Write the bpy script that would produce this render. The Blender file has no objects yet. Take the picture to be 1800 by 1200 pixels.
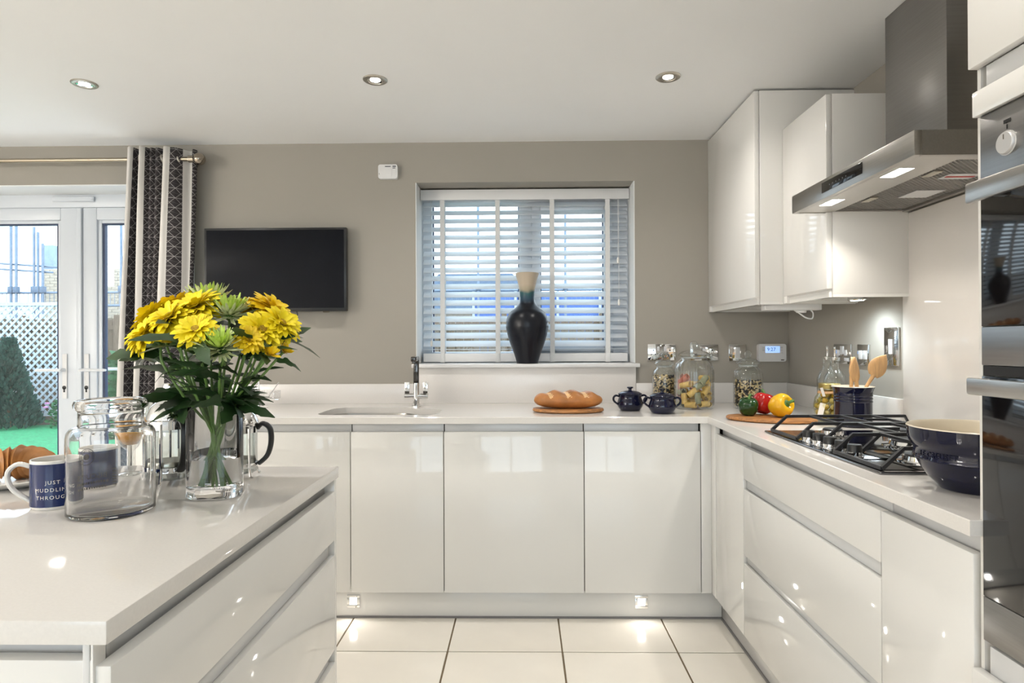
import bpy, bmesh, math, random
from mathutils import Vector, Matrix
from mathutils.geometry import tessellate_polygon
random.seed(7)
PI = math.pi
scene = bpy.context.scene
COL = scene.collection

# ------------------------------------------------------------------ camera, sky, exposure
cam_d = bpy.data.cameras.new('camera')
cam_d.lens, cam_d.sensor_width, cam_d.clip_start = 22.0, 36.0, 0.05
cam = bpy.data.objects.new('camera', cam_d)
COL.objects.link(cam)
YAW, PITCH, ROLL = 0.01781451, 0.00350214, -0.00424474
fw = Vector((-math.sin(YAW)*math.cos(PITCH), math.cos(YAW)*math.cos(PITCH), math.sin(PITCH)))
r0 = Vector((math.cos(YAW), math.sin(YAW), 0)); u0 = r0.cross(fw)
rt = math.cos(ROLL)*r0 + math.sin(ROLL)*u0
up = -math.sin(ROLL)*r0 + math.cos(ROLL)*u0
M = Matrix((rt, up, -fw)).transposed().to_4x4(); M.translation = (0, 0, 1.195)
cam.matrix_world = M
scene.camera = cam

world = bpy.data.worlds.new('overcast_sky'); scene.world = world
world.use_nodes = True
bg = world.node_tree.nodes['Background']
bg.inputs['Color'].default_value = (0.80, 0.90, 1.0, 1)
SKY = 3.3
bg.inputs['Strength'].default_value = SKY
scene.view_settings.view_transform = 'Standard'
scene.view_settings.look = 'None'
scene.view_settings.gamma = 1.0
scene.view_settings.use_curve_mapping = False
scene.view_settings.exposure = 0.42
scene.cycles.max_bounces = 18
scene.cycles.transmission_bounces = 16
scene.cycles.transparent_max_bounces = 40
BULB_W = 25.0
SPOT_W, SPOT_COL = 16.0, (1.0, 0.95, 0.89)

# room measures (metres; camera stands over x=0, y=0)
YB, XR, XL, YR, ZC = 3.304, 1.392, -5.65, -3.4, 2.262
WT, WB = 0.883, 0.855            # worktop top / underside
YD, YF = 2.679, 2.659            # back run: door faces / worktop front
XD, XF = 0.799, 0.779            # right run: door faces / worktop front
PLZ = 0.129                      # plinth height

# ------------------------------------------------------------------ helpers
def lin(c):
    return tuple((x/12.92 if x <= .04045 else ((x+.055)/1.055)**2.4) for x in c)

def mat(name, col, rough=.5, metal=0., var=0., vscale=8., bump=0., bscale=60., stretch=None, **kw):
    m = bpy.data.materials.new(name); m.use_nodes = True
    nt = m.node_tree; b = nt.nodes['Principled BSDF']
    b.inputs['Roughness'].default_value = rough
    b.inputs['Metallic'].default_value = metal
    for k, v in kw.items():
        b.inputs[k.replace('_', ' ')].default_value = v
    c = (*col, 1)
    b.inputs['Base Color'].default_value = c
    tc = nt.nodes.new('ShaderNodeTexCoord'); src = tc.outputs['Object']
    if stretch:
        mp = nt.nodes.new('ShaderNodeMapping'); mp.inputs['Scale'].default_value = stretch
        nt.links.new(src, mp.inputs['Vector']); src = mp.outputs['Vector']
    if var:
        n = nt.nodes.new('ShaderNodeTexNoise'); n.inputs['Scale'].default_value = vscale
        n.inputs['Detail'].default_value = 4
        nt.links.new(src, n.inputs['Vector'])
        r = nt.nodes.new('ShaderNodeValToRGB')
        r.color_ramp.elements[0].position = .3; r.color_ramp.elements[1].position = .7
        r.color_ramp.elements[0].color = (*[max(0, x*(1-var)) for x in col], 1)
        r.color_ramp.elements[1].color = (*[min(1, x*(1+var)) for x in col], 1)
        nt.links.new(n.outputs['Fac'], r.inputs['Fac'])
        nt.links.new(r.outputs['Color'], b.inputs['Base Color'])
    if bump:
        n = nt.nodes.new('ShaderNodeTexNoise'); n.inputs['Scale'].default_value = bscale
        nt.links.new(src, n.inputs['Vector'])
        bp = nt.nodes.new('ShaderNodeBump'); bp.inputs['Strength'].default_value = bump
        bp.inputs['Distance'].default_value = .002
        nt.links.new(n.outputs['Fac'], bp.inputs['Height'])
        nt.links.new(bp.outputs['Normal'], b.inputs['Normal'])
    return m

def glass_thin(name, tint=(1, 1, 1), ior=1.45, rough=0.0, edge=.75, expo=4.0):
    m = bpy.data.materials.new(name); m.use_nodes = True
    nt = m.node_tree; nt.nodes.clear()
    o = nt.nodes.new('ShaderNodeOutputMaterial'); mx = nt.nodes.new('ShaderNodeMixShader')
    lw = nt.nodes.new('ShaderNodeLayerWeight'); pw = nt.nodes.new('ShaderNodeMath'); pw.operation = 'POWER'; pw.inputs[1].default_value = expo
    fr = nt.nodes.new('ShaderNodeMath'); fr.operation = 'MULTIPLY_ADD'; f0 = ((ior-1)/(ior+1))**2
    nt.links.new(lw.outputs['Facing'], pw.inputs[0]); nt.links.new(pw.outputs[0], fr.inputs[0])
    fr.inputs[1].default_value = edge; fr.inputs[2].default_value = f0
    t = nt.nodes.new('ShaderNodeBsdfTransparent'); t.inputs['Color'].default_value = (*tint, 1)
    g = nt.nodes.new('ShaderNodeBsdfGlossy'); g.inputs['Roughness'].default_value = rough
    nt.links.new(fr.outputs[0], mx.inputs[0]); nt.links.new(t.outputs[0], mx.inputs[1])
    nt.links.new(g.outputs[0], mx.inputs[2]); nt.links.new(mx.outputs[0], o.inputs[0])
    return m

def emit(name, col, strength):
    m = bpy.data.materials.new(name); m.use_nodes = True
    b = m.node_tree.nodes['Principled BSDF']
    b.inputs['Base Color'].default_value = (.8, .8, .8, 1)
    b.inputs['Emission Color'].default_value = (*col, 1)
    b.inputs['Emission Strength'].default_value = strength
    return m

class MB:
    """collects shapes into one mesh"""
    def __init__(s): s.v, s.f, s.mi = [], [], []
    def add(s, vs, fs, mi=0):
        o = len(s.v); s.v += [tuple(v) for v in vs]
        s.f += [tuple(i+o for i in f) for f in fs]; s.mi += [mi]*len(fs); return s
    def box(s, x0, x1, y0, y1, z0, z1, bev=0., mi=0, seg=2):
        x0, x1 = min(x0, x1), max(x0, x1); y0, y1 = min(y0, y1), max(y0, y1); z0, z1 = min(z0, z1), max(z0, z1)
        if not bev:
            vs = [(x, y, z) for x in (x0, x1) for y in (y0, y1) for z in (z0, z1)]
            return s.add(vs, [(0, 1, 3, 2), (4, 6, 7, 5), (0, 4, 5, 1), (2, 3, 7, 6), (0, 2, 6, 4), (1, 5, 7, 3)], mi)
        bm = bmesh.new(); bmesh.ops.create_cube(bm, size=1)
        for v in bm.verts:
            v.co = ((x0+x1)/2+v.co.x*(x1-x0), (y0+y1)/2+v.co.y*(y1-y0), (z0+z1)/2+v.co.z*(z1-z0))
        bmesh.ops.bevel(bm, geom=bm.edges[:], offset=bev, segments=seg, profile=.5, affect='EDGES')
        return s.bm(bm, mi)
    def bm(s, bm, mi=0):
        bm.verts.index_update()
        s.add([v.co[:] for v in bm.verts], [[v.index for v in f.verts] for f in bm.faces], mi); bm.free(); return s
    def lathe(s, prof, n=32, c=(0, 0, 0), mi=0, rfun=None, closed=False):
        vs, fs, rows = [], [], []
        for r, z in prof:
            if r < 1e-6:
                rows.append([len(vs)]); vs.append((c[0], c[1], c[2]+z))
            else:
                row = []
                for k in range(n):
                    a = 2*PI*k/n; rr = r*(rfun(a, z) if rfun else 1)
                    row.append(len(vs)); vs.append((c[0]+rr*math.cos(a), c[1]+rr*math.sin(a), c[2]+z))
                rows.append(row)
        pairs = list(zip(rows, rows[1:])) + ([(rows[-1], rows[0])] if closed else [])
        for a, b in pairs:
            if len(a) == 1 and len(b) == 1: continue
            for k in range(n):
                k2 = (k+1) % n
                if len(a) == 1: fs.append((a[0], b[k2], b[k]))
                elif len(b) == 1: fs.append((a[k], a[k2], b[0]))
                else: fs.append((a[k], a[k2], b[k2], b[k]))
        return s.add(vs, fs, mi)
    def tube(s, pts, rad, n=8, mi=0, caps=True, flat=None):
        pts = [Vector(p) for p in pts]
        if not hasattr(rad, '__len__'): rad = [rad]*len(pts)
        vs, fs = [], []; prev = None
        for i, p in enumerate(pts):
            t = (pts[min(i+1, len(pts)-1)]-pts[max(i-1, 0)]).normalized()
            if prev is None:
                ref = Vector((0, 0, 1)) if abs(t.z) < .9 else Vector((1, 0, 0))
                a = t.cross(ref).normalized()
            else:
                a = (prev - t*prev.dot(t)).normalized()
            prev = a; b = t.cross(a)
            for k in range(n):
                an = 2*PI*(k+.5)/n; ca, sa = math.cos(an), math.sin(an)
                if flat: ca *= flat[0]; sa *= flat[1]
                vs.append(p + (a*ca + b*sa)*rad[i])
        for i in range(len(pts)-1):
            for k in range(n):
                k2 = (k+1) % n
                fs.append((i*n+k, i*n+k2, (i+1)*n+k2, (i+1)*n+k))
        if caps:
            fs.append(tuple(range(n-1, -1, -1))); fs.append(tuple((len(pts)-1)*n+k for k in range(n)))
        return s.add(vs, fs, mi)
    def prism(s, outer, z0, z1, holes=(), mi=0, axes='xyz'):
        """flat polygon (with holes) given thickness"""
        loops = [list(outer)] + [list(h) for h in holes]
        flat = [p for l in loops for p in l]
        tris = tessellate_polygon([[Vector((p[0], p[1], 0)) for p in l] for l in loops])
        n = len(flat)
        vs = [(p[0], p[1], z0) for p in flat] + [(p[0], p[1], z1) for p in flat]
        fs = [tuple(t) for t in tris] + [tuple(i+n for i in reversed(t)) for t in tris]
        o = 0
        for l in loops:
            m = len(l)
            for k in range(m):
                fs.append((o+k, o+(k+1) % m, n+o+(k+1) % m, n+o+k))
            o += m
        if axes == 'xzy': vs = [(a, c, b) for a, b, c in vs]
        if axes == 'yzx': vs = [(c, a, b) for a, b, c in vs]
        return s.add(vs, fs, mi)
    def xform(s, M):
        s.v = [tuple(M @ Vector(v)) for v in s.v]; return s
    def mesh(s, name, mats, angle=38):
        me = bpy.data.meshes.new(name); me.from_pydata(s.v, [], s.f)
        for m in (mats if isinstance(mats, (list, tuple)) else [mats]): me.materials.append(m)
        me.polygons.foreach_set('material_index', s.mi)
        bm = bmesh.new(); bm.from_mesh(me); bmesh.ops.recalc_face_normals(bm, faces=bm.faces); bm.to_mesh(me); bm.free()
        me.polygons.foreach_set('use_smooth', [True]*len(me.polygons))
        me.set_sharp_from_angle(angle=math.radians(angle)); me.update()
        return me
    def build(s, name, mats, parent=None, loc=None, angle=38):
        return link(name, s.mesh(name, mats, angle), parent, loc)

def link(name, me, parent=None, loc=None):
    o = bpy.data.objects.new(name, me); COL.objects.link(o)
    if parent: o.parent = parent
    if loc: o.location = loc
    return o

def tag(o, label, cat, group=None, kind=None):
    o['label'] = label; o['category'] = cat
    if group: o['group'] = group
    if kind: o['kind'] = kind
    return o

def thing(name, label, cat, loc=(0, 0, 0), group=None, rz=0.):
    o = bpy.data.objects.new(name, None); COL.objects.link(o)
    o.location = loc; o.rotation_euler = (0, 0, rz); o.empty_display_size = .05
    return tag(o, label, cat, group)

def struct(o, label=None):
    o['kind'] = 'structure'
    if label: o['label'] = label
    return o

def sempty(name, loc=(0, 0, 0), label=None):
    o = bpy.data.objects.new(name, None); COL.objects.link(o); o.location = loc
    return struct(o, label)

def ngon(n, r, cx=0, cy=0, ry=None, a0=0):
    ry = r if ry is None else ry
    return [(cx+r*math.cos(a0+2*PI*k/n), cy+ry*math.sin(a0+2*PI*k/n)) for k in range(n)]

def rrect(x0, x1, y0, y1, r, n=4):
    out = []
    for cx, cy, a in ((x1-r, y1-r, 0), (x0+r, y1-r, PI/2), (x0+r, y0+r, PI), (x1-r, y0+r, 1.5*PI)):
        out += [(cx+r*math.cos(a+PI/2*k/n), cy+r*math.sin(a+PI/2*k/n)) for k in range(n+1)]
    return out

def spline(pts, n=6):
    pts = [Vector(p) for p in pts]; out = []
    for i in range(len(pts)-1):
        p0, p1, p2, p3 = pts[max(i-1, 0)], pts[i], pts[i+1], pts[min(i+2, len(pts)-1)]
        for k in range(n):
            t = k/n
            out.append(.5*((2*p1)+(p2-p0)*t+(2*p0-5*p1+4*p2-p3)*t*t+(3*p1-p0-3*p2+p3)*t**3))
    out.append(pts[-1]); return out

def text_shape(txt, size, depth=0., align='CENTER', spacing=1.0):
    cu = bpy.data.curves.new('lettering', 'FONT'); cu.body = txt; cu.size = size
    cu.align_x = align; cu.align_y = 'CENTER'; cu.extrude = depth; cu.space_character = spacing; cu.resolution_u = 2
    o = bpy.data.objects.new('lettering', cu); COL.objects.link(o)
    dg = bpy.context.evaluated_depsgraph_get(); dg.update()
    me = bpy.data.meshes.new_from_object(o.evaluated_get(dg))
    vs = [v.co[:] for v in me.vertices]; fs = [list(p.vertices) for p in me.polygons]
    bpy.data.objects.remove(o); bpy.data.curves.remove(cu); bpy.data.meshes.remove(me)
    return vs, fs

def wrap(vs, r, a0, z0, off=.0004, mirror=False):
    """bend flat lettering (x, y, depth) round a vertical cylinder; a0 = facing angle"""
    out = []
    for x, y, d in vs:
        a = a0 + x/r
        rr = r + off + d
        out.append((rr*math.cos(a), rr*math.sin(a), z0+y))
    return out

def spot(name, loc, power, col, size_deg=110, blend=.8, radius=.03, parent=None, target=None):
    l = bpy.data.lights.new(name, 'SPOT'); l.energy = power; l.color = col
    l.spot_size = math.radians(size_deg); l.spot_blend = blend; l.shadow_soft_size = radius
    o = bpy.data.objects.new(name, l); COL.objects.link(o); o.location = loc
    if target is not None:
        o.rotation_euler = Vector(target).to_track_quat('-Z', 'Y').to_euler()
    if parent: o.parent = parent
    return o

def area(name, loc, sx, sy, power, col, direction, parent=None):
    l = bpy.data.lights.new(name, 'AREA'); l.shape = 'RECTANGLE'; l.size, l.size_y = sx, sy
    l.energy = power; l.color = col
    o = bpy.data.objects.new(name, l); COL.objects.link(o); o.location = loc
    o.rotation_euler = Vector(direction).to_track_quat('-Z', 'Y').to_euler()
    if parent: o.parent = parent
    return o

# ------------------------------------------------------------------ materials
M_wall = mat('greige_wall_paint', (.355, .33, .287), .85, bump=.06, bscale=220, var=.015, vscale=2)
M_ceil = mat('white_ceiling_paint', (.92, .92, .915), .9, bump=.04, bscale=180, var=.01, vscale=2)
M_reveal = mat('white_reveal_paint', (.80, .81, .80), .7, bump=.03, bscale=150)
M_gloss = mat('gloss_white_lacquer', (.80, .785, .75), .045, bump=.012, bscale=3.0, var=.006, vscale=2)
M_carc = mat('white_melamine', (.74, .72, .68), .35, var=.01)
M_rail = mat('pale_handle_rail', (.66, .66, .655), .22, var=.01)
M_gap = mat('dark_gap_shade_and_marks', (.10, .085, .065), .8, var=.1)  # shade of gaps put in as a dark colour; also small marks and print
M_quartz = mat('pale_quartz_worktop', (.77, .74, .70), .06, var=.02, vscale=240, bump=.004, bscale=5)
M_panel = mat('pale_quartz_upstand', (.74, .71, .68), .2, var=.02, vscale=240)
M_tile = mat('cream_gloss_tile', (.88, .83, .745), .10, var=.03, vscale=5, bump=.01, bscale=4)
M_grout = mat('brown_grout', (.20, .15, .09), .9, var=.1, vscale=60)
M_seal = mat('grey_plinth_seal', (.20, .19, .19), .5, var=.05)
M_upvc = mat('white_upvc', (.68, .715, .76), .3, var=.01)
M_black = mat('black_plastic', (.012, .012, .012), .35, var=.1)
M_gasket = mat('dark_blue_gasket', (.02, .035, .09), .5, var=.1)
M_steel = mat('brushed_steel', (.31, .30, .29), .30, 1., var=.05, vscale=6, bump=.05, bscale=30, stretch=(1, 1, 40))
M_steelh = mat('brushed_steel_horizontal', (.50, .48, .45), .28, 1., var=.05, vscale=6, bump=.05, bscale=30, stretch=(40, 1, 40))
M_chrome = mat('polished_chrome', (.82, .82, .82), .04, 1., var=.01)
M_nickel = mat('satin_nickel', (.58, .54, .48), .3, 1., var=.03)
M_polehz = mat('brass_nickel_pole', (.36, .31, .24), .3, 1., var=.03)
M_ovglass = mat('black_oven_glass', (.006, .005, .005), .05, var=.2, Coat_Weight=.0)
M_iron = mat('cast_iron', (.018, .018, .02), .45, bump=.3, bscale=300, var=.1)
M_navy = mat('navy_glaze', (.005, .006, .024), .06, var=.08, vscale=20)
M_navymug = mat('navy_mug_glaze', (.013, .026, .105), .12, var=.05, vscale=20)
M_cream = mat('cream_stoneware', (.74, .66, .52), .25, var=.03)
M_china = mat('white_china', (.82, .79, .74), .15, var=.02)
M_glass = mat('clear_glass', (1, 1, 1), 0., Transmission_Weight=1., IOR=1.38)
M_water = mat('water', (1, 1, 1), 0., Transmission_Weight=1., IOR=1.33)
M_pane = glass_thin('window_pane_glass', (.95, .98, .99), 1.32)
M_jar = glass_thin('jar_glass', (.95, .97, .965), 1.65, edge=.9, expo=1.7)
M_tv = mat('black_screen', (.005, .006, .009), .10, var=.1, Specular_IOR_Level=.10)
def slat_mat():
    m = mat('white_blind_slat', (.86, .87, .88), .35, var=.01); nt = m.node_tree
    b = nt.nodes['Principled BSDF']; o = nt.nodes['Material Output']
    tr = nt.nodes.new('ShaderNodeBsdfTranslucent'); tr.inputs['Color'].default_value = (.80, .86, .92, 1)
    mx = nt.nodes.new('ShaderNodeMixShader'); mx.inputs[0].default_value = .45
    nt.links.new(b.outputs[0], mx.inputs[1]); nt.links.new(tr.outputs[0], mx.inputs[2]); nt.links.new(mx.outputs[0], o.inputs['Surface'])
    return m
M_blind = slat_mat()
M_tape = mat('blind_tape', (.74, .74, .73), .8, bump=.3, bscale=900)
M_wood = mat('oak_board', (.40, .175, .055), .45, var=.35, vscale=14, stretch=(1, 9, 9), bump=.05)
M_spoon = mat('beech_spoon', (.58, .34, .15), .5, var=.14, vscale=20, stretch=(6, 6, 1))
M_white = mat('white_plastic', (.76, .755, .75), .35, var=.01)
M_bulb = emit('lamp_glow', (1, .9, .75), 18)
M_led = emit('led_glow', (1, .97, .92), 14)
M_cool = emit('cool_led_glow', (.85, .95, 1), 12)

# ------------------------------------------------------------------ room shell
T = .446
grout = MB().box(XL, XR, YR, YB, -.06, -.004).build('floor', M_grout)
struct(grout, 'cream gloss floor tiles with dark brown joints')
full = MB().box(0, T-.006, 0, T-.006, -.004, 0, .0015, seg=1).mesh('tile', M_tile)
xs0, ys0 = -.745, 2.433
for i in range(-12, 6):
    for j in range(-14, 3):
        x0, y0 = xs0+i*T+.003, ys0+j*T+.003
        x1, y1 = x0+T-.006, y0+T-.006
        cx0, cx1, cy0, cy1 = max(x0, XL), min(x1, XR), max(y0, YR), min(y1, YB)
        if cx1-cx0 < .02 or cy1-cy0 < .02: continue
        if (cx0, cx1, cy0, cy1) == (x0, x1, y0, y1):
            link('tile', full, grout, (x0, y0, 0))
        else:
            MB().box(0, cx1-cx0, 0, cy1-cy0, -.004, 0, .0015, seg=1).build('tile', M_tile, grout, (cx0, cy0, 0))
struct(MB().box(XL-.3, XR+.3, YR-.3, YB+.3, ZC, ZC+.15).build('ceiling', M_ceil), 'plain white ceiling with recessed downlights')
WX0, WX1, WZ0, WZ1 = -.568, .590, 1.07, 2.050      # kitchen window opening
DX0, DX1, DZ1 = -3.23, -1.75, 2.056                # french door opening
w = MB(); y0, y1 = YB, YB+.3
w.box(XL-.3, DX0, y0, y1, -.06, ZC); w.box(DX0, DX1, y0, y1, DZ1, ZC); w.box(DX1, WX0, y0, y1, -.06, ZC)
w.box(WX0, WX1, y0, y1, -.06, WZ0); w.box(WX0, WX1, y0, y1, WZ1, ZC); w.box(WX1, XR+.3, y0, y1, -.06, ZC)
struct(w.build('wall_back', M_wall), 'greige painted wall with window and french doors')
struct(MB().box(XR, XR+.3, YR-.3, YB, -.06, ZC).build('wall_right', M_wall), 'greige painted wall behind hob and hood')
struct(MB().box(XL-.3, XL, YR-.3, YB, -.06, ZC).build('wall_left', M_ceil), 'white painted side wall')
RX0, RX1, RZ0, RZ1 = -1.78, 1.25, .50, 2.14        # window added in the unseen wall, sized and placed for fill
w = MB(); y0, y1 = YR-.3, YR
w.box(XL, RX0, y0, y1, -.06, ZC); w.box(RX1, XR, y0, y1, -.06, ZC)
w.box(RX0, RX1, y0, y1, -.06, RZ0); w.box(RX0, RX1, y0, y1, RZ1, ZC)
struct(w.build('wall_front', M_ceil), 'white painted wall behind the viewer')
# thin white linings of the reveals
w = MB()
w.box(DX0, DX0+.006, YB+.002, 3.50, 0, DZ1); w.box(DX1-.006, DX1, YB+.002, 3.50, 0, DZ1); w.box(DX0+.006, DX1-.006, YB+.002, 3.50, DZ1-.006, DZ1)
struct(w.build('trim_1', M_reveal), 'white lining of the french door reveal')
w = MB()
w.box(WX0, WX0+.005, YB+.002, 3.50, WZ0+.022, WZ1); w.box(WX1-.005, WX1, YB+.002, 3.50, WZ0+.022, WZ1)
struct(w.build('trim_2', M_reveal), 'white lining of the kitchen window reveal')

# window over the sink
win = sempty('window_1', (0, 3.5, 0), 'white framed kitchen window behind the blind')
f = MB()
zt, zb = WZ1, WZ0+.02
f.box(WX0, -.507, 0, .07, zb, zt, .004); f.box(.50, WX1, 0, .07, zb, zt, .004)
f.box(-.507, .50, 0, .07, zt-.065, zt, .004); f.box(-.507, .50, 0, .07, zb, zb+.06, .004)
f.box(-.021, .05, 0, .07, zb+.06, zt-.065, .004)
f.build('frame', M_upvc, win)
s = MB()
s.box(.05, .098, -.012, .05, zb+.06, zt-.065, .004); s.box(.452, .50, -.012, .05, zb+.06, zt-.065, .004)
s.box(.098, .452, -.012, .05, zt-.115, zt-.065, .004); s.box(.098, .452, -.012, .05, zb+.06, zb+.108, .004)
s.build('sash', M_upvc, win)
for x0, x1, za, zz in ((-.507, -.021, zb+.06, zt-.065), (.098, .452, zb+.108, zt-.115)):
    MB().box(x0+.001, x1-.001, .025, .031, za+.001, zz-.001).build('pane', M_pane, win)
    g = MB(); g.box(x0, x0+.006, .018, .038, za, zz); g.box(x1-.006, x1, .018, .038, za, zz); g.box(x0, x1, .018, .038, zz-.006, zz)
    g.build('gasket', M_gasket, win)
struct(MB().box(-.585, .607, 3.258, 3.50, WZ0, WZ0+.02, .004).build('trim_3', M_white), 'white window board under the blind')

# french doors
dr = sempty('door_1', (0, 3.5, 0), 'white french doors opening onto the garden')
f = MB()
f.box(DX0, DX0+.05, 0, .07, 0, DZ1, .004); f.box(DX1-.05, DX1, 0, .07, 0, DZ1, .004)
f.box(DX0+.05, DX1-.05, 0, .07, 1.976, DZ1, .004); f.box(DX0+.05, DX1-.05, 0, .07, 0, .03, .004)
f.build('frame', M_upvc, dr)
tv = MB(); tv.box(-2.66, -2.42, -.016, 0, 2.008, 2.038, .007, seg=3); tv.box(-2.652, -2.428, -.019, -.014, 2.012, 2.018, .001)
tv.build('trickle_vent', M_upvc, dr)
MX = -2.487
def leaf(x0, x1, g0, g1, hx, hdir):
    lf = MB(); a, b, zt = -.008, .055, 1.974
    lf.box(x0, g0, a, b, .032, zt, .004); lf.box(g1, x1, a, b, .032, zt, .004)
    lf.box(g0, g1, a, b, 1.905, zt, .004); lf.box(g0, g1, a, b, .032, .13, .004)
    lf.box(g0, g0+.022, a+.012, b-.01, .13, 1.905, .003); lf.box(g1-.022, g1, a+.012, b-.01, .13, 1.905, .003)
    lf.box(g0+.022, g1-.022, a+.012, b-.01, 1.888, 1.905, .003); lf.box(g0+.022, g1-.022, a+.012, b-.01, .13, .15, .003)
    o = lf.build('door_leaf', M_upvc, dr)
    MB().box(g0+.023, g1-.023, .02, .026, .151, 1.887).build('pane', M_pane, o)
    gk = MB(); gk.box(g0+.022, g0+.034, .012, .036, .15, 1.888); gk.box(g1-.034, g1-.022, .012, .036, .15, 1.888); gk.box(g0+.034, g1-.034, .012, .036, 1.880, 1.888)
    gk.build('gasket', M_gasket, o)
    for yy, s in ((a, -1), (b, 1)):
        h = MB(); h.box(hx-.014, hx+.014, yy-.008 if s < 0 else yy, yy if s < 0 else yy+.008, .895, 1.148, .004)
        h.tube([(hx, yy, 1.058), (hx, yy+s*.045, 1.058)], .009, 10)
        h.tube(spline([(hx-hdir*.012, yy+s*.045, 1.058), (hx+hdir*.05, yy+s*.047, 1.058), (hx+hdir*.135, yy+s*.045, 1.057)], 4), [.012]*8+[.009], 10, flat=(1, .7))
        h.build('handle', M_white, o)
    k = MB(); k.lathe([(0, 0), (.011, 0), (.011, .002), (0, .002)], 16); k.box(-.004, .004, -.026, 0, 0, .002)
    k.xform(Matrix.Translation((hx, a-.0082, .958)) @ Matrix.Rotation(PI/2, 4, 'X')); k.build('keyhole', M_black, o)
leaf(DX0+.052, MX-.001, DX0+.15, -2.615, -2.588, -1)
leaf(MX+.001, DX1-.052, -2.408, DX1-.15, -2.462, 1)
ms = MB().box(MX-.03, MX-.002, -.02, -.008, .032, 1.97, .003); ms.build('meeting_strip', M_upvc, dr)

# added unseen window behind the viewer, brings in fill daylight
wr = sempty('added_window_2', (0, YR-.14, 0), 'wide unseen window added behind the viewer for fill daylight')
f = MB()
f.box(RX0, RX0+.06, -.07, 0, RZ0, RZ1); f.box(RX1-.06, RX1, -.07, 0, RZ0, RZ1); f.box(RX0+.06, RX1-.06, -.07, 0, RZ0, RZ0+.06)
f.box(RX0+.06, RX1-.06, -.07, 0, RZ1-.06, RZ1); f.box((RX0+RX1)/2-.04, (RX0+RX1)/2+.04, -.07, 0, RZ0+.06, RZ1-.06)
f.build('frame', M_upvc, wr)
for a, b in ((RX0+.06, (RX0+RX1)/2-.04), ((RX0+RX1)/2+.04, RX1-.06)):
    MB().box(a, b, -.04, -.034, RZ0+.06, RZ1-.06).build('pane', M_pane, wr)
for nm, loc, sx, sy, d in (('portal_1', ((DX0+DX1)/2, 3.62, 1.03), 1.48, 2.06, (0, -1, 0)), ('portal_2', (.011, 3.62, 1.56), 1.15, .97, (0, -1, 0)),
                           ('portal_3', ((RX0+RX1)/2, YR-.32, 1.32), 3.0, 1.62, (0, 1, 0))):
    p = area(nm, loc, sx, sy, 1, (1, 1, 1), d); p.data.cycles.is_portal = True

# ------------------------------------------------------------------ downlights
def downlight(x, y, label, k=1.):
    t = thing('ceiling_downlight', label, 'downlight', (x, y, ZC), 'ceiling downlights')
    MB().lathe([(.030, -.001), (.032, -.006), (.045, -.006), (.049, -.003), (.049, 0), (.03, 0)], 32, closed=True).build('trim_ring', M_nickel, t)
    MB().lathe([(0, -.0035), (.020, -.0035), (.020, -.0005), (0, -.0005)], 24).build('lamp', M_bulb, t)
    MB().lathe([(.020, -.002), (.030, -.0045), (.030, -.0005), (.020, -.0005)], 24, closed=True).build('reflector', M_chrome, t)
    spot('downlight_beam', (0, 0, -.012), SPOT_W*k, SPOT_COL, 150, 1., .022, t)
names = {(-1.783, 2.515): 'round nickel ceiling downlight nearest the curtain', (-.592, 2.51): 'round nickel ceiling downlight above and left of the window',
         (.585, 2.515): 'round nickel ceiling downlight nearest the tall wall cupboard'}
for (x, y), l in names.items(): downlight(x, y, l)
for x, nx in ((-1.783, 'left'), (-.592, 'middle'), (.585, 'right')):  # unseen rows added for more light, repeating the visible fittings
    for y, ny in ((.95, 'over the island'), (-.75, 'behind the viewer')):
        downlight(x, y, f'added unseen round nickel ceiling downlight {ny}, {nx} of its row', .65)

# many-armed fitting over the dining end of the room (the photo's glass shows clusters of small warm bulbs)
t = thing('chandelier', 'five armed nickel chandelier over the dining end of the room', 'chandelier', (-4.6, -1.3, ZC))
MB().lathe([(0, 0), (.06, 0), (.055, -.02), (.012, -.03), (.008, -.50), (.03, -.52), (.03, -.57), (0, -.59)], 20).build('stem', M_nickel, t)
for k in range(5):
    a = 2*PI*k/5; c, sn = math.cos(a), math.sin(a)
    ar = MB().tube(spline([(c*.02, sn*.02, -.55), (c*.14, sn*.14, -.61), (c*.26, sn*.26, -.56), (c*.28, sn*.28, -.53)], 4), .007, 8).build('arm', M_nickel, t)
    MB().lathe([(0, -.53), (.015, -.52), (.026, -.49), (.022, -.46), (0, -.44)], 14, (c*.28, sn*.28, 0)).build('bulb', M_bulb, ar)
    l = bpy.data.lights.new('bulb_glow', 'POINT'); l.energy = BULB_W; l.color = (1, .95, .885); l.shadow_soft_size = .05
    lo = bpy.data.objects.new('bulb_glow', l); COL.objects.link(lo); lo.location = (c*.36, sn*.36, -.50); lo.parent = t
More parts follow.
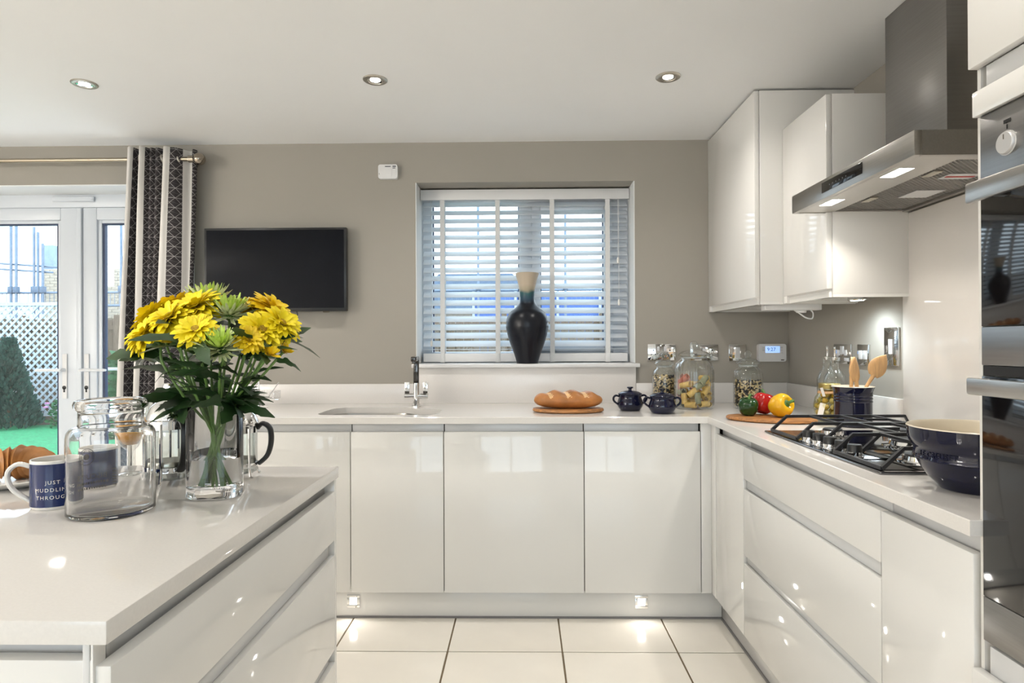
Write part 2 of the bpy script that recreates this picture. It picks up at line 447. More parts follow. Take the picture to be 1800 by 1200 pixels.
# ------------------------------------------------------------------ base units
def door(mb_axis, name, parent, a0, a1, z0, z1, face, g=.0015, top=True):
    """gloss slab; axis 'y' faces -Y at y=face, axis 'x' faces -X, axis 'X' faces +X"""
    m = MB(); t = .02
    if mb_axis == 'y': m.box(a0+g, a1-g, face, face+t, z0, z1, .0025)
    elif mb_axis == 'x': m.box(face, face+t, a0+g, a1-g, z0, z1, .0025)
    else: m.box(face-t, face, a0+g, a1-g, z0, z1, .0025)
    return m.build(name, M_gloss, parent)
DT, DB = .818, .1295
def back_unit(x0, x1, label):
    t = thing('base_cabinet', label, 'cabinet', (0, 0, 0), 'base cabinets under the window')
    m = MB(); m.box(x0+.001, x1-.001, YD+.021, YB-.001, PLZ+.001, .66 if -1.4 < x0 < -.5 else .78); m.build('body', M_gap, t)  # dark body colour stands in for shade behind the door gaps
    MB().box(x0+.002, x1-.002, YD+.028, YD+.036, .78, WB-.001, .002).build('handle_rail', M_rail, t)
    d = door('y', 'door', t, x0, x1, DB, DT, YD)
    return t
gx = [-1.645, -1.345, -.745, -.343, .258, .754]
lab = ['narrow gloss white base cabinet at the curtain end of the run', 'gloss white base cabinet behind the island and flowers', 'narrow gloss white base cabinet under the tap end of the sink',
       'widest gloss white base cabinet under the window', 'gloss white base cabinet under the bread and blue pots']
for i in range(5): back_unit(gx[i], gx[i+1], lab[i])
t = thing('end_panel', 'gloss white end panel of the sink run beside the curtain', 'panel')
MB().box(-1.667, -1.646, YD, YB-.001, 0, WB-.001, .002).build('panel', M_gloss, t)
t = thing('corner_post', 'gloss white corner post where the two cabinet runs meet', 'post')
m = MB(); m.box(.7555, XD-.0005, YD+.002, YD+.02, DB, WB-.001, .001); m.box(XD-.0005, XD+.018, 2.620, YD+.02, DB, WB-.001, .001)
m.build('post', M_gloss, t)

def front_x(t, y0, y1, z0, z1, nm): return door('x', nm, t, y0, y1, z0, z1, XD)
def right_body(t, y0, y1):
    MB().box(XD+.021, XR-.001, y0+.001, y1-.001, PLZ+.001, .78).build('body', M_carc, t)
    MB().box(XD+.028, XD+.036, y0+.002, y1-.002, .78, WB-.001, .002).build('handle_rail', M_rail, t)
t = thing('base_cabinet', 'tall narrow gloss white base door beside the inner corner', 'cabinet', group='base cabinets under the hob'); right_body(t, 2.295, 2.618); front_x(t, 2.295, 2.618, DB, DT, 'door')
t = thing('base_cabinet', 'narrow gloss white base door next to the ovens', 'cabinet', group='base cabinets under the hob'); right_body(t, 1.128, 1.418); front_x(t, 1.128, 1.418, DB, DT, 'door')
t = thing('drawer_unit', 'gloss white three drawer unit under the gas hob', 'drawers'); right_body(t, 1.418, 2.295)
DZ = ((.700, DT), (.424, .664), (DB, .394))
for z0, z1 in DZ: front_x(t, 1.418, 2.295, z0, z1, 'drawer')
for z in (.664, .394): MB().box(XD+.012, XD+.0205, 1.440, 2.293, z+.001, z+.0345, .001).build('handle_rail', M_rail, t)

# plinths
def plinth(name, label, boxes, seals, cat='plinth'):
    t = thing(name, label, cat)
    m = MB()
    for b in boxes: m.box(*b, .001)
    m.build('board', M_gloss, t)
    m = MB()
    for b in seals: m.box(*b)
    m.build('seal', M_seal, t)
    return t
plinth('plinth', 'gloss white plinth below the sink cabinets', [(-1.66, .8555, 2.731, 2.747, .004, PLZ)], [(-1.66, .8555, 2.726, 2.731, 0, .008)])
plinth('plinth', 'gloss white plinth below the hob drawers', [(.8565, .873, 1.13, 2.7305, .004, PLZ)], [(.850, .8565, 1.13, 2.7255, 0, .008)])
def plinth_light(x, label):
    t = thing('plinth_light', label, 'light', (x, 2.731, .073), 'square lights in the plinth')
    m = MB(); h = .028
    for a in ((-h, h, -h, -h+.013), (-h, h, h-.013, h), (-h, -h+.013, -h+.013, h-.013), (h-.013, h, -h+.013, h-.013)):
        m.box(a[0], a[1], -.005, 0, a[2], a[3], .001)
    m.build('frame', M_chrome, t)
    MB().box(-.0145, .0145, -.003, 0, -.0145, .0145).build('lens', M_led, t)
    area('plinth_beam', (0, -.007, 0), .028, .028, .14, (1, .95, .88), (0, -1, 0), t)
plinth_light(-.747, 'square plinth light beside the island')
plinth_light(.508, 'square plinth light below the bread and blue pots')

# ------------------------------------------------------------------ worktops
sink_out = [(-.925, 2.80), (-.90, 2.765), (-.86, 2.755), (-.42, 2.755), (-.40, 2.775), (-.385, 2.83), (-.385, 2.94), (-.40, 2.985), (-.44, 3.005), (-.49, 3.010), (-.53, 3.03), (-.565, 3.065), (-.62, 3.083), (-.84, 3.083), (-.895, 3.06), (-.925, 3.00)]
sink_s = [(p.x, p.y) for p in spline([(*p, 0) for p in sink_out+[sink_out[0]]], 3)[:-1]]
ch = .0018
top = MB()
outer = [(-1.672, YB-.001), (-1.672, YF), (XF, YF), (XF, 1.1085), (XR-.001, 1.1085), (XR-.001, YB-.001)]
inset = [(-1.672+ch, YB-.001-ch), (-1.672+ch, YF+ch), (XF+ch, YF+ch), (XF+ch, 1.1085+ch), (XR-.001-ch, 1.1085+ch), (XR-.001-ch, YB-.001-ch)]
top.prism(outer, WB, WT-ch, [sink_s]); 
n = len(outer)
top2 = MB(); top2.prism(inset, WT-ch, WT, [sink_s])
top.add(top2.v, top2.f)
top.add([(*p, WT-ch) for p in outer]+[(*p, WT) for p in inset], [(k, (k+1) % n, n+(k+1) % n, n+k) for k in range(n)])
wk = thing('kitchen_worktop', 'pale quartz worktop running under the window and along the hob wall', 'worktop')
top.build('slab', M_quartz, wk)
MB().box(-1.672, -.549, YB-.021, YB-.001, WT, .986, .0015).build('upstand', M_panel, wk)
MB().box(.590, XR-.001, YB-.021, YB-.001, WT, .986, .0015).build('upstand', M_panel, wk)
MB().box(-.548, .589, YB-.021, YB-.001, WT, WZ0-.0005, .0015).build('window_splash_panel', M_panel, wk)
MB().box(XR-.021, XR-.001, 2.302, YB-.0215, WT, .986, .0015).build('upstand', M_panel, wk)
t = thing('splashback', 'glossy off white splashback panel behind the hob', 'splashback')
MB().box(XR-.012, XR-.001, 1.118, 2.300, WT+.001, 1.656, .0015).build('panel', mat('gloss_splashback', (.70, .665, .625), .06, var=.01), t)

# sink and tap
t = thing('kitchen_sink', 'stainless steel one and a half bowl sink set into the worktop', 'sink')
cx, cy = -.66, 2.92
vs, fs = [], []; n = len(sink_s)
lv = [(.999, WB-.0005), (.985, WB-.02), (.96, WB-.10), (.90, WB-.155), (.75, WB-.165)]
for k, z in lv: vs += [(cx+(x-cx)*k, cy+(y-cy)*k, z) for x, y in sink_s]
for i in range(len(lv)-1): fs += [(i*n+k, i*n+(k+1) % n, (i+1)*n+(k+1) % n, (i+1)*n+k) for k in range(n)]
fs.append(tuple((len(lv)-1)*n+k for k in range(n)))
MB().add(vs, fs).build('bowl', mat('sink_steel', (.42, .40, .375), .32, 1., var=.04), t)
MB().lathe([(0, 0), (.035, 0), (.04, .003), (.043, 0), (.043, -.004), (0, -.004)], 24, (-.74, 2.92, WB-.164)).build('drain', M_chrome, t)

t = thing('mixer_tap', 'chrome monobloc mixer tap with two lever wings behind the sink', 'tap', (-.536, 3.128, WT))
m = MB(); m.lathe([(0, 0), (.024, 0), (.024, .004), (.0165, .006), (.0165, .118), (0, .118)], 24); m.build('body', M_chrome, t)
m = MB(); m.tube([(-.058, 0, .052), (.058, 0, .052)], .0135, 16); m.build('crossbar', M_chrome, t)
for sx in (-1, 1):
    MB().box(sx*.034, sx*.058, -.006, .004, .058, .122, .002).build('lever', M_chrome, t)
sp = MB(); sp.box(-.0135, .0135, -.0135, .0135, .112, .247, .003); sp.box(-.0135, .0135, -.19, -.010, .2300, .252, .003)
sp.box(-.009, .009, -.186, -.168, .219, .231, .002)
sp.xform(Matrix.Rotation(math.radians(6), 4, 'Z')); sp.build('spout', mat('chrome_dark_reflection', (.10, .095, .09), .08, 1., var=.02), t)  # dark reflections of the chrome put into the spout's colour

# ------------------------------------------------------------------ island
IX0, IX1, IY0, IY1 = -1.95, -.473, .701, 1.596
isl = thing('kitchen_island', 'gloss white island unit with drawers facing the hob run', 'island')
MB().box(IX0+.06, -.500, IY0+.045, IY1-.03, PLZ, .80).build('body', M_carc, isl)
FX = -.478
for z0, z1 in DZ: door('X', 'drawer', isl, .715, 1.578, z0, z1 if z1 != DT else .824, FX)
for z in (.664, .394): MB().box(FX-.0205, FX-.012, .717, 1.560, z+.001, z+.0345, .001).build('handle_rail', M_rail, isl)
MB().box(FX-.034, FX-.026, .717, 1.576, .80, WB-.001, .001).build('handle_rail', M_rail, isl)
MB().box(IX0+.06, FX-.002, 1.579, 1.594, 0, WB-.001, .001).build('end_panel', M_gloss, isl)
MB().box(-.4965, FX-.0215, .713, .735, PLZ, WB-.001, .001).build('corner_post', M_gloss, isl)
for i in range(3):
    a = -.5005-.48*i
    MB().box(a-.477, a, .718, .738, DB, .830, .0025).build('door', M_gloss, isl)
MB().box(IX0+.06, -.502, .744, .752, .80, WB-.001, .001).build('handle_rail', M_rail, isl)
MB().box(IX0+.1, -.54, IY0+.07, IY1-.03, 0, PLZ-.001).build('plinth', M_gloss, isl)
t = thing('island_worktop', 'pale quartz worktop of the island under the flowers and jar', 'worktop')
MB().box(IX0, IX1, IY0, IY1, WB, WT, .0025).build('slab', M_quartz, t)

# ------------------------------------------------------------------ wall units
def wall_unit(t, xf, y0, y1, z0, z1, lip_end):
    c = MB(); c.box(xf+.022, XR-.001, y0, y1, z0+.012, z1, .001)
    c.box(xf+.022, xf+.038, y0, y1, z0, z0+.012); c.box(xf+.038, XR-.001, y0, y0+.016, z0, z0+.012); c.box(xf+.038, XR-.001, y1-.016, y1, z0, z0+.012)
    c.build('body', M_gloss, t)
    d = MB(); zl = z0+.030
    d.box(xf, xf+.020, y0+.0015, y1-.0015, zl, z1-.001, .002)
    d.box(xf, xf+.020, y1-.035, y1-.0015, z0, zl, .001)
    d.prism([(xf+.0, zl), (xf+.011, zl-.006), (xf+.011, z0), (xf+.020, z0), (xf+.020, zl)], y0+.008, y1-.035, axes='xzy')
    d.build('door', M_gloss, t)
t = thing('wall_cupboard', 'tall deep gloss white wall cupboard in the corner reaching the ceiling', 'cupboard')
wall_unit(t, .974, 2.642, YB-.002, 1.355, 2.2535, 1)
m = MB(); m.box(1.0, XR-.001, 2.66, YB-.002, 2.2535, 2.2610); m.build('gap_shade', M_gap, t)  # dark box painted in for the shade between cupboard and ceiling
t = thing('wall_cupboard', 'shorter gloss white wall cupboard between the corner one and the hood', 'cupboard')
wall_unit(t, 1.090, 2.262, 2.6405, 1.357, 2.087, 1)
# under-cupboard lamp, driver and flex
t = thing('undercupboard_light', 'round silver puck light glowing under the shorter wall cupboard', 'light', (1.285, 2.43, 1.369))
MB().lathe([(0, 0), (.034, 0), (.034, -.010), (.030, -.014), (.024, -.014), (.024, -.010), (0, -.010)], 28).build('housing', M_chrome, t)
MB().lathe([(0, -.0102), (.0235, -.0102), (.0235, -.0125), (0, -.0125)], 24).build('lens', M_cool, t)
spot('puck_beam', (0, 0, -.030), 5.0, (.80, .93, 1.0), 172, 1., .03, t)
t = thing('light_driver', 'white plastic light driver fixed beneath the corner wall cupboard', 'driver box', (1.13, 2.68, 1.367))
m = MB(); m.box(-.10, .14, 0, .05, -.034, 0, .003); m.build('case', M_white, t)
m = MB(); m.tube(spline([(.03, .03, -.030), (.045, .01, -.045), (.07, 0, -.066), (.10, .005, -.070), (.11, .02, -.045), (.10, .03, -.030)], 6), .003, 8); m.build('flex', M_white, t)
m = MB(); m.lathe([(0, 0), (.02, 0), (.022, .008), (.018, .012), (0, .012)], 20, (.06, .02, -.045)); m.build('junction', M_white, t)

# ------------------------------------------------------------------ cooker hood
t = thing('cooker_hood', 'brushed steel chimney cooker hood above the hob', 'cooker hood')
HX, HY0, HY1, HZ0, HZ1 = .975, 1.573, 2.281, 1.660, 1.723
m = MB()
m.box(HX, HX+.02, HY0, HY1, HZ0, HZ1, .0015); m.box(HX+.02, XR-.014, HY0, HY0+.012, HZ0, HZ1); m.box(HX+.02, XR-.014, HY1-.012, HY1, HZ0, HZ1)
m.box(HX+.02, XR-.014, HY0+.012, HY1-.012, HZ1-.006, HZ1); m.box(XR-.034, XR-.014, HY0+.012, HY1-.012, HZ0, HZ1-.006)
m.build('canopy', M_steelh, t)
# underside plate with openings for lamps and filters
lamps = ((1.008, 1.048, 1.70, 1.795), (1.030, 1.070, 2.065, 2.16))
lamps = tuple((1.015, 1.055, a, b) for _, _, a, b in lamps)
pl = MB()
pl.prism([(HX+.02, HY0+.012), (1.115, HY0+.012), (1.115, HY1-.012), (HX+.02, HY1-.012)], HZ0+.002, HZ0+.006,
         [[(a, c), (a, d), (b, d), (b, c)] for a, b, c, d in lamps])
pl.box(1.115, XR-.034, HY0+.012, HY0+.05, HZ0+.002, HZ0+.006); pl.box(1.115, XR-.034, HY1-.03, HY1-.012, HZ0+.002, HZ0+.006)
pl.build('underside_plate', mat('satin_steel', (.62, .60, .57), .35, 1., var=.03), t)
for a, b, c, d in lamps:
    MB().box(a+.0005, b-.0005, c+.0005, d-.0005, HZ0+.003, HZ0+.006).build('lamp', M_led, t)
    area('hood_beam', ((a+b)/2, (c+d)/2, HZ0-.003), .038, .09, 1.1, (1, .94, .84), (0, 0, -1), t).data.spread = math.radians(120)
M_filter = mat('aluminium_mesh', (.55, .53, .50), .35, 1., var=.1)
M_fback = mat('filter_dark', (.03, .028, .025), .7, var=.1)
for y0, y1 in ((HY0+.051, 1.920), (1.924, HY1-.031)):
    fl = MB(); fl.box(1.117, XR-.036, y0, y1, HZ0+.010, HZ0+.014); fb = fl.build('filter', M_fback, t)
    st = MB(); sl = .013; k = 0; hgt = XR-.036-1.117
    c = -hgt
    while c < (y1-y0):
        for sgn in (1, -1):
            pts = []
            for q in range(2):
                xx = 0 if q == 0 else hgt
                yy = c + xx*.9 if sgn > 0 else c + hgt*.9 - xx*.9
                pts.append([xx, yy])
            (xa, ya), (xb, yb) = pts
            L = y1-y0
            def clip(xa, ya, xb, yb):
                if ya > yb: xa, ya, xb, yb = xb, yb, xa, ya
                if yb < 0 or ya > L: return None
                if ya < 0: tt = -ya/(yb-ya); xa += (xb-xa)*tt; ya = 0
                if yb > L: tt = (L-ya)/(yb-ya); xb = xa+(xb-xa)*tt; yb = L
                return xa, ya, xb, yb
            r = clip(xa, ya, xb, yb)
            if r: st.tube([(1.117+r[0], y0+r[1], HZ0+.009), (1.117+r[2], y0+r[3], HZ0+.009)], .0016, 4)
        c += sl
    so = st.build('mesh', M_filter, fb); so['kind'] = 'stuff'
    MB().box(1.135, 1.160, (y0+y1)/2-.03, (y0+y1)/2+.03, HZ0+.003, HZ0+.008, .002).build('latch', mat('latch_steel', (.6, .56, .48), .4, 1., var=.03), fb)
MB().box(1.225, 1.315, 1.965, 2.062, HZ0+.005, HZ0+.0065).build('sticker', M_white, t)
m = MB(); m.box(1.20, 1.29, 1.775, 1.83, HZ0+.005, HZ0+.0065); m.build('sticker', M_white, t)
m = MB(); m.box(1.205, 1.285, 1.797, 1.808, HZ0+.004, HZ0+.005); m.build('sticker_stripe', mat('red_print', (.6, .05, .04), .5, var=.02), t)
m = MB(); m.box(HX-.0015, HX, 1.811, 2.053, 1.679, 1.712, .0005); m.build('control_display', M_ovglass, t)
m = MB()
for k in range(6):
    zz, yy = 1.6955, 1.90+k*.02
    m.box(HX-.0018, HX-.0014, yy-.002, yy+.002, zz-.002, zz+.002)
m.build('touch_marks', mat('display_grey', (.18, .18, .18), .4, var=.02), t)
ch_ = MB(); ch_.box(1.197, XR-.001, 1.783, 2.081, HZ1, ZC-.001, .0015); ch_.build('chimney', M_steel, t)

# ------------------------------------------------------------------ oven tower
t = thing('oven_housing', 'tall gloss white housing unit around the two ovens', 'tall unit')
m = MB(); m.box(.803, XR-.001, 1.1085, 1.1165, 0, ZC-.004); m.box(.803, XR-.001, .50, .5195, 0, ZC-.004); m.box(.825, XR-.001, .5195, 1.1085, PLZ, ZC-.004)
m.build('body', M_carc, t)
d = MB(); d.box(.784, .802, .503, 1.114, 1.672, 2.25, .002); d.build('upper_door', M_gloss, t)
d = MB(); d.box(.803, .824, .521, 1.096, 1.630, 1.672, .001); d.build('handle_rail', M_rail, t)
d = MB(); d.box(.792, .802, .503, 1.1155, 1.588, 1.632, .002); d.build('filler_strip', M_gloss, t)
d = MB(); d.box(.803, .824, .521, 1.096, .615, .670, .001); d.build('handle_rail', M_rail, t)
for z0, z1 in ((DB, .36), (.39, .625)):
    d = MB(); d.box(.784, .802, .503, 1.114, z0, z1, .002); d.build('drawer', M_gloss, t)
def handle_bar(par, z, h):
    m = MB(); m.box(.752, .762, .545, 1.078, z-h/2, z+h/2, .003)
    m.box(.762, .801, 1.040, 1.055, z-h*.3, z+h*.3, .002); m.box(.762, .801, .565, .58, z-h*.3, z+h*.3, .002)
    m.build('handle', M_steelh, par)
t = thing('compact_oven', 'upper black glass oven with a round silver dial', 'oven')
MB().box(.80, .824, .521, 1.107, 1.4715, 1.586, .001).build('control_panel', M_steel, t)
o = MB().box(.80, .824, .521, 1.107, 1.2215, 1.4605, .001).build('door', M_ovglass, t)
MB().box(.80, .824, .521, 1.107, 1.1545, 1.2205, .001).build('lower_trim', M_steel, t)
handle_bar(o, 1.446, .034)
k = MB(); k.lathe([(0, 0), (.0205, 0), (.0205, .001), (.0185, .0012), (.018, .005), (.017, .006), (0, .006)], 32)
k.box(.006, .014, -.001, .001, .006, .0064, mi=1)
k.xform(Matrix.Translation((.80, 1.046, 1.523)) @ Matrix.Rotation(-PI/2, 4, 'Y')); k.build('dial', [mat('satin_dial', (.62, .61, .60), .45, .6, var=.02), M_gap], t)
m = MB(); m.box(.7994, .80, 1.039, 1.053, 1.556, 1.562); m.box(.7994, .80, 1.0455, 1.0465, 1.546, 1.553); m.build('dial_mark', M_black, t)
t = thing('built_in_oven', 'lower black glass oven with a steel base strip', 'oven')
o = MB().box(.80, .824, .521, 1.107, .7535, 1.135, .001).build('door', M_ovglass, t)
MB().box(.80, .824, .521, 1.107, .6765, .7525, .001).build('lower_trim', M_steel, t)
MB().box(.803, .824, .521, 1.107, 1.136, 1.1535).build('vent_gap', M_black, t)
handle_bar(o, 1.120, .028)

# ------------------------------------------------------------------ gas hob
t = thing('gas_hob', 'five burner steel gas hob with black iron pan supports', 'hob', (0, 0, WT))
X0, X1, Y0, Y1 = .838, 1.345, 1.487, 2.195
m = MB(); m.box(X0, X1, Y0, Y1, .0005, .007, .003, seg=3); m.build('tray', mat('mirror_steel', (.30, .30, .31), .12, 1., var=.02), t)
pn = MB().box(X0+.016, X1-.016, Y0+.016, Y1-.016, .007, .0085, .0006).build('cooking_plate', mat('steel_dark_reflection', (.10, .10, .105), .10, 1., var=.05), t)  # plate colour darkened to carry the steel's dark reflection
for y in (1.944, 1.877, 1.812, 1.745, 1.677):
    k = MB(); x = .878
    k.lathe([(0, 0), (.022, 0), (.022, .003), (.0185, .004), (.0185, .013), (0, .013)], 24, (x, y, .0085))
    kb = k.build('knob_ring', M_chrome, t)
    k = MB(); k.lathe([(0, .013), (.0185, .013), (.0175, .031), (.016, .033), (0, .033)], 24, (x, y, .0085)); k.build('knob', M_black, t)
for x, y, r in ((1.01, 2.065, .032), (1.24, 2.065, .045), (1.13, 1.84, .058), (1.01, 1.60, .045), (1.24, 1.60, .038)):
    b = MB(); b.lathe([(0, 0), (r*1.35, 0), (r*1.35, .004), (r*1.05, .006), (r, .016), (0, .016)], 28, (x, y, .0085)); bo = b.build('burner', M_chrome, t)
    b = MB(); b.lathe([(0, .016), (r*.92, .016), (r*.92, .020), (r*.8, .023), (0, .023)], 28, (x, y, .0085)); b.build('burner_cap', M_iron, bo)
def grate(ya, yb, xf, fingers):
    m = MB(); zt, zb = .060, .0095; h = .0065
    xb = X1-.03
    for y in (ya, yb):
        m.tube([(xf-.022, y, zb+.004), (xf+.028, y, zt), (xb-.015, y, zt), (xb+.008, y, zb+.004)], h, 4)
    m.tube([(xf-.022, ya, zb+.004), (xf-.022, yb, zb+.004)], h, 4); m.tube([(xb+.008, ya, zb+.004), (xb+.008, yb, zb+.004)], h, 4)
    for x in fingers:
        m.tube([(x, ya, zt+.001), (x, yb, zt+.001)], h*.8, 4)
    for x in fingers[:1]+fingers[-1:]:
        m.tube([(x, (ya+yb)/2, zt), ((fingers[0]+fingers[-1])/2+(x-(fingers[0]+fingers[-1])/2)*.35, (ya+yb)/2, zt)], h*.8, 4)
    m.build('pan_support', M_iron, t)
grate(1.962, 2.158, .872, (.975, 1.08, 1.185)); grate(1.742, 1.948, .955, (1.03, 1.13, 1.23)); grate(1.500, 1.728, .872, (.975, 1.08, 1.185))

# ------------------------------------------------------------------ television, detector
t = thing('television', 'flat black television hung on the wall beside the curtain', 'television', (-1.289, 3.232, 1.586))
W2, H2 = .3725, .2175
m = MB(); m.box(-W2, W2, 0, .035, -H2, H2, .004); m.build('case', M_black, t)
m = MB(); m.box(-W2+.012, W2-.012, -.0012, 0, -H2+.017, H2-.012); m.build('screen', M_tv, t)
m = MB(); m.box(-.10, .10, .035, .0715, -.1, .1, .003); m.build('bracket', M_black, t)
m = MB(); m.tube(spline([(.10, .03, -H2+.01), (.105, .03, -H2-.02), (.08, .035, -H2-.035), (.05, .06, -H2-.01)], 5), .003, 6); m.build('lead', M_black, t)
m = MB(); m.box(.25, .28, -.001, .012, -H2-.006, -H2, .001); m.build('sensor', M_gap, t)
t = thing('alarm_detector', 'small white rounded detector on the wall above the television', 'detector', (-.708, YB, 2.103))
m = MB(); m.prism(rrect(-.051, .051, -.0375, .0375, .012), -.028, 0, axes='xzy'); m.build('case', M_white, t)
m = MB(); m.prism(rrect(-.040, .020, -.028, .020, .006), -.0295, -.028, axes='xzy'); m.build('cover', M_white, t)
m = MB(); m.box(-.015, .015, -.0286, -.028, .024, .029); m.box(.025, .040, -.0286, -.028, .016, .020); m.box(.025, .043, -.0286, -.028, .024, .030); m.box(-.046, -.044, -.0286, -.028, -.016, -.008)
m.build('print', mat('grey_print', (.12, .12, .13), .5, var=.02), t)

# ------------------------------------------------------------------ blind
BY = 3.458
t = thing('venetian_blind', 'white wooden slatted blind hanging in the kitchen window', 'blind')
m = MB(); m.box(-.561, .582, 3.424, 3.434, 1.984, 2.041, .002); m.box(-.561, .582, 3.434, 3.484, 2.005, 2.041); m.build('pelmet', M_white, t)
sl = MB(); nseg = 4; th = math.radians(38)
vs = []
for x in (-.549, .571):
    for k in range(nseg+1):
        s = -.025+.05*k/nseg; c = .0018*(1-(2*k/nseg-1)**2)
        for dz in (c-.0013, c+.0013):
            yy, zz = s*math.cos(th)-dz*math.sin(th), s*math.sin(th)+dz*math.cos(th)
            vs.append((x, yy, zz))
n2 = 2*(nseg+1); fs = []
for k in range(nseg):
    a = 2*k
    fs += [(a, a+2, n2+a+2, n2+a), (a+1, n2+a+1, n2+a+3, a+3), (a, a+1, a+3, a+2), (n2+a, n2+a+2, n2+a+3, n2+a+1)]
fs += [(0, n2, n2+1, 1), (n2-2, n2-1, 2*n2-1, 2*n2-2)]
slat = MB().add(vs, fs).mesh('slat', M_blind, 60)
for k in range(18): link('slat', slat, t, (0, BY, 1.964-k*.0452))
MB().box(-.549, .571, BY-.025, BY+.025, 1.163, 1.166, .001).build('slat', M_blind, t)
MB().box(-.549, .571, BY-.026, BY+.026, 1.096, 1.142, .003).build('bottom_rail', M_white, t)
for x in (-.442, -.138, .161, .464):
    m = MB(); m.box(x-.0125, x+.0125, BY-.0285, BY-.0277, 1.094, 1.985); m.box(x-.0125, x+.0125, BY+.0277, BY+.0285, 1.094, 1.985)
    m.box(x-.014, x+.010, BY-.030, BY-.0265, 1.0935, 1.145, .001); m.build('ladder_tape', M_tape, t)
for x, zs in ((-.503, (1.21,)), (.520, (1.66, 1.43))):
    for i, z in enumerate(zs):
        m = MB(); m.tube([(x+i*.004, BY-.033, 1.99), (x+i*.004, BY-.033, z)], .0012, 5); c = m.build('cord', M_tape, t)
        m = MB(); m.lathe([(0, 0), (.006, .004), (.0075, .02), (.005, .034), (0, .036)], 12, (x+i*.004, BY-.033, z-.03)); m.build('toggle', M_china, c)

# ------------------------------------------------------------------ curtain on its pole
t = thing('curtain_pole', 'bronze metal curtain pole with a ball end over the french doors', 'curtain pole', (0, 3.205, 2.157))
m = MB(); m.tube([(-3.42, 0, 0), (-1.712, 0, 0)], .0115, 14); m.build('rod', M_polehz, t)
m = MB(); m.lathe([(0, -.032)]+[(.032*math.cos(a), .032*math.sin(a)) for a in [(-80+16*i)*PI/180 for i in range(11)]]+[(0, .032)], 24); m.xform(Matrix.Translation((-1.672, 0, 0)))
m.tube([(-1.725, 0, 0), (-1.695, 0, 0)], .018, 16); m.build('ball_finial', mat('bronze_finial', (.33, .285, .23), .16, 1., var=.03), t)
m = MB(); m.tube([(-1.75, 0, 0), (-1.75, .09, 0)], .008, 10); m.tube([(-1.75, .088, 0), (-1.75, .098, 0)], .025, 16); m.build('bracket', M_nickel, t)

def pattern_cloth():
    m = bpy.data.materials.new('charcoal_cloth_with_white_lines'); m.use_nodes = True
    nt = m.node_tree; b = nt.nodes['Principled BSDF']; b.inputs['Roughness'].default_value = .9
    N, L = nt.nodes.new, nt.links.new
    uv = N('ShaderNodeUVMap'); sp = N('ShaderNodeSeparateXYZ'); L(uv.outputs[0], sp.inputs[0])
    def math_(op, a, b=None, c=None):
        n = N('ShaderNodeMath'); n.operation = op
        for i, v in enumerate((a, b, c)):
            if v is None: continue
            if isinstance(v, (int, float)): n.inputs[i].default_value = v
            else: L(v, n.inputs[i])
        return n.outputs[0]
    u, v = sp.outputs[0], sp.outputs[1]          # metres along cloth, metres down
    P = .05
    def line(expr, wd):
        fr = math_('FRACT', expr); d = math_('ABSOLUTE', math_('SUBTRACT', fr, .5)); return math_('GREATER_THAN', d, .5-wd)
    us, vs_ = math_('DIVIDE', u, P), math_('DIVIDE', v, P)
    l1 = line(math_('ADD', us, vs_), .028); l2 = line(math_('SUBTRACT', us, vs_), .028); l3 = line(math_('MULTIPLY', vs_, 1.0), .022)
    l4 = line(math_('ADD', math_('MULTIPLY', us, .5), math_('MULTIPLY', vs_, 2.0)), .02)
    mx = math_('MAXIMUM', math_('MAXIMUM', l1, l2), math_('MAXIMUM', l3, math_('MULTIPLY', l4, .35)))
    no = N('ShaderNodeTexNoise'); no.inputs['Scale'].default_value = 90; tc = N('ShaderNodeTexCoord'); L(tc.outputs['Object'], no.inputs['Vector'])
    mx = math_('MULTIPLY', mx, math_('ADD', math_('MULTIPLY', no.outputs['Fac'], .9), .25))
    mc = N('ShaderNodeMix'); mc.data_type = 'RGBA'; L(mx, mc.inputs[0])
    mc.inputs[6].default_value = (.035, .030, .032, 1); mc.inputs[7].default_value = (.50, .47, .45, 1)
    L(mc.outputs[2], b.inputs['Base Color']); return m
M_pat = pattern_cloth()
M_cwhite = mat('white_curtain_cloth', (.72, .69, .65), .9, bump=.15, bscale=500)
# plan of the pleats at the heading: (x, y, stripe) ; stripe of the run that starts there
plan = [(-2.022, 3.165, 0), (-2.006, 3.150, 0), (-1.996, 3.165, 1), (-1.982, 3.235, 1), (-1.962, 3.238, 1), (-1.952, 3.170, 0), (-1.942, 3.150, 0), (-1.926, 3.165, 1), (-1.915, 3.190, 1),
        (-1.902, 3.172, 1), (-1.890, 3.192, 1), (-1.876, 3.172, 1), (-1.864, 3.195, 1), (-1.858, 3.238, 1), (-1.844, 3.235, 0), (-1.838, 3.165, 0), (-1.822, 3.148, 0), (-1.802, 3.165, 1),
        (-1.776, 3.175, 1), (-1.754, 3.205, 0), (-1.738, 3.235, 0), (-1.722, 3.230, 1), (-1.706, 3.205, 1), (-1.698, 3.225, 1)]
path, strip = [], []
for i in range(len(plan)-1):
    seg = spline([(p[0], p[1], 0) for p in plan[max(0, i-1):i+3]], 4)
    k0 = 4 if i > 0 else 0
    path += [tuple(q) for q in seg[k0:k0+4]]; strip += [plan[i][2]]*4
path.append((plan[-1][0], plan[-1][1], 0)); strip.append(1)
arc = [0]
for a, b in zip(path, path[1:]): arc.append(arc[-1]+math.dist(a, b))
rows = 30; ztop, zbot = 2.208, .02
vs, fs, mi, uvs = [], [], [], []
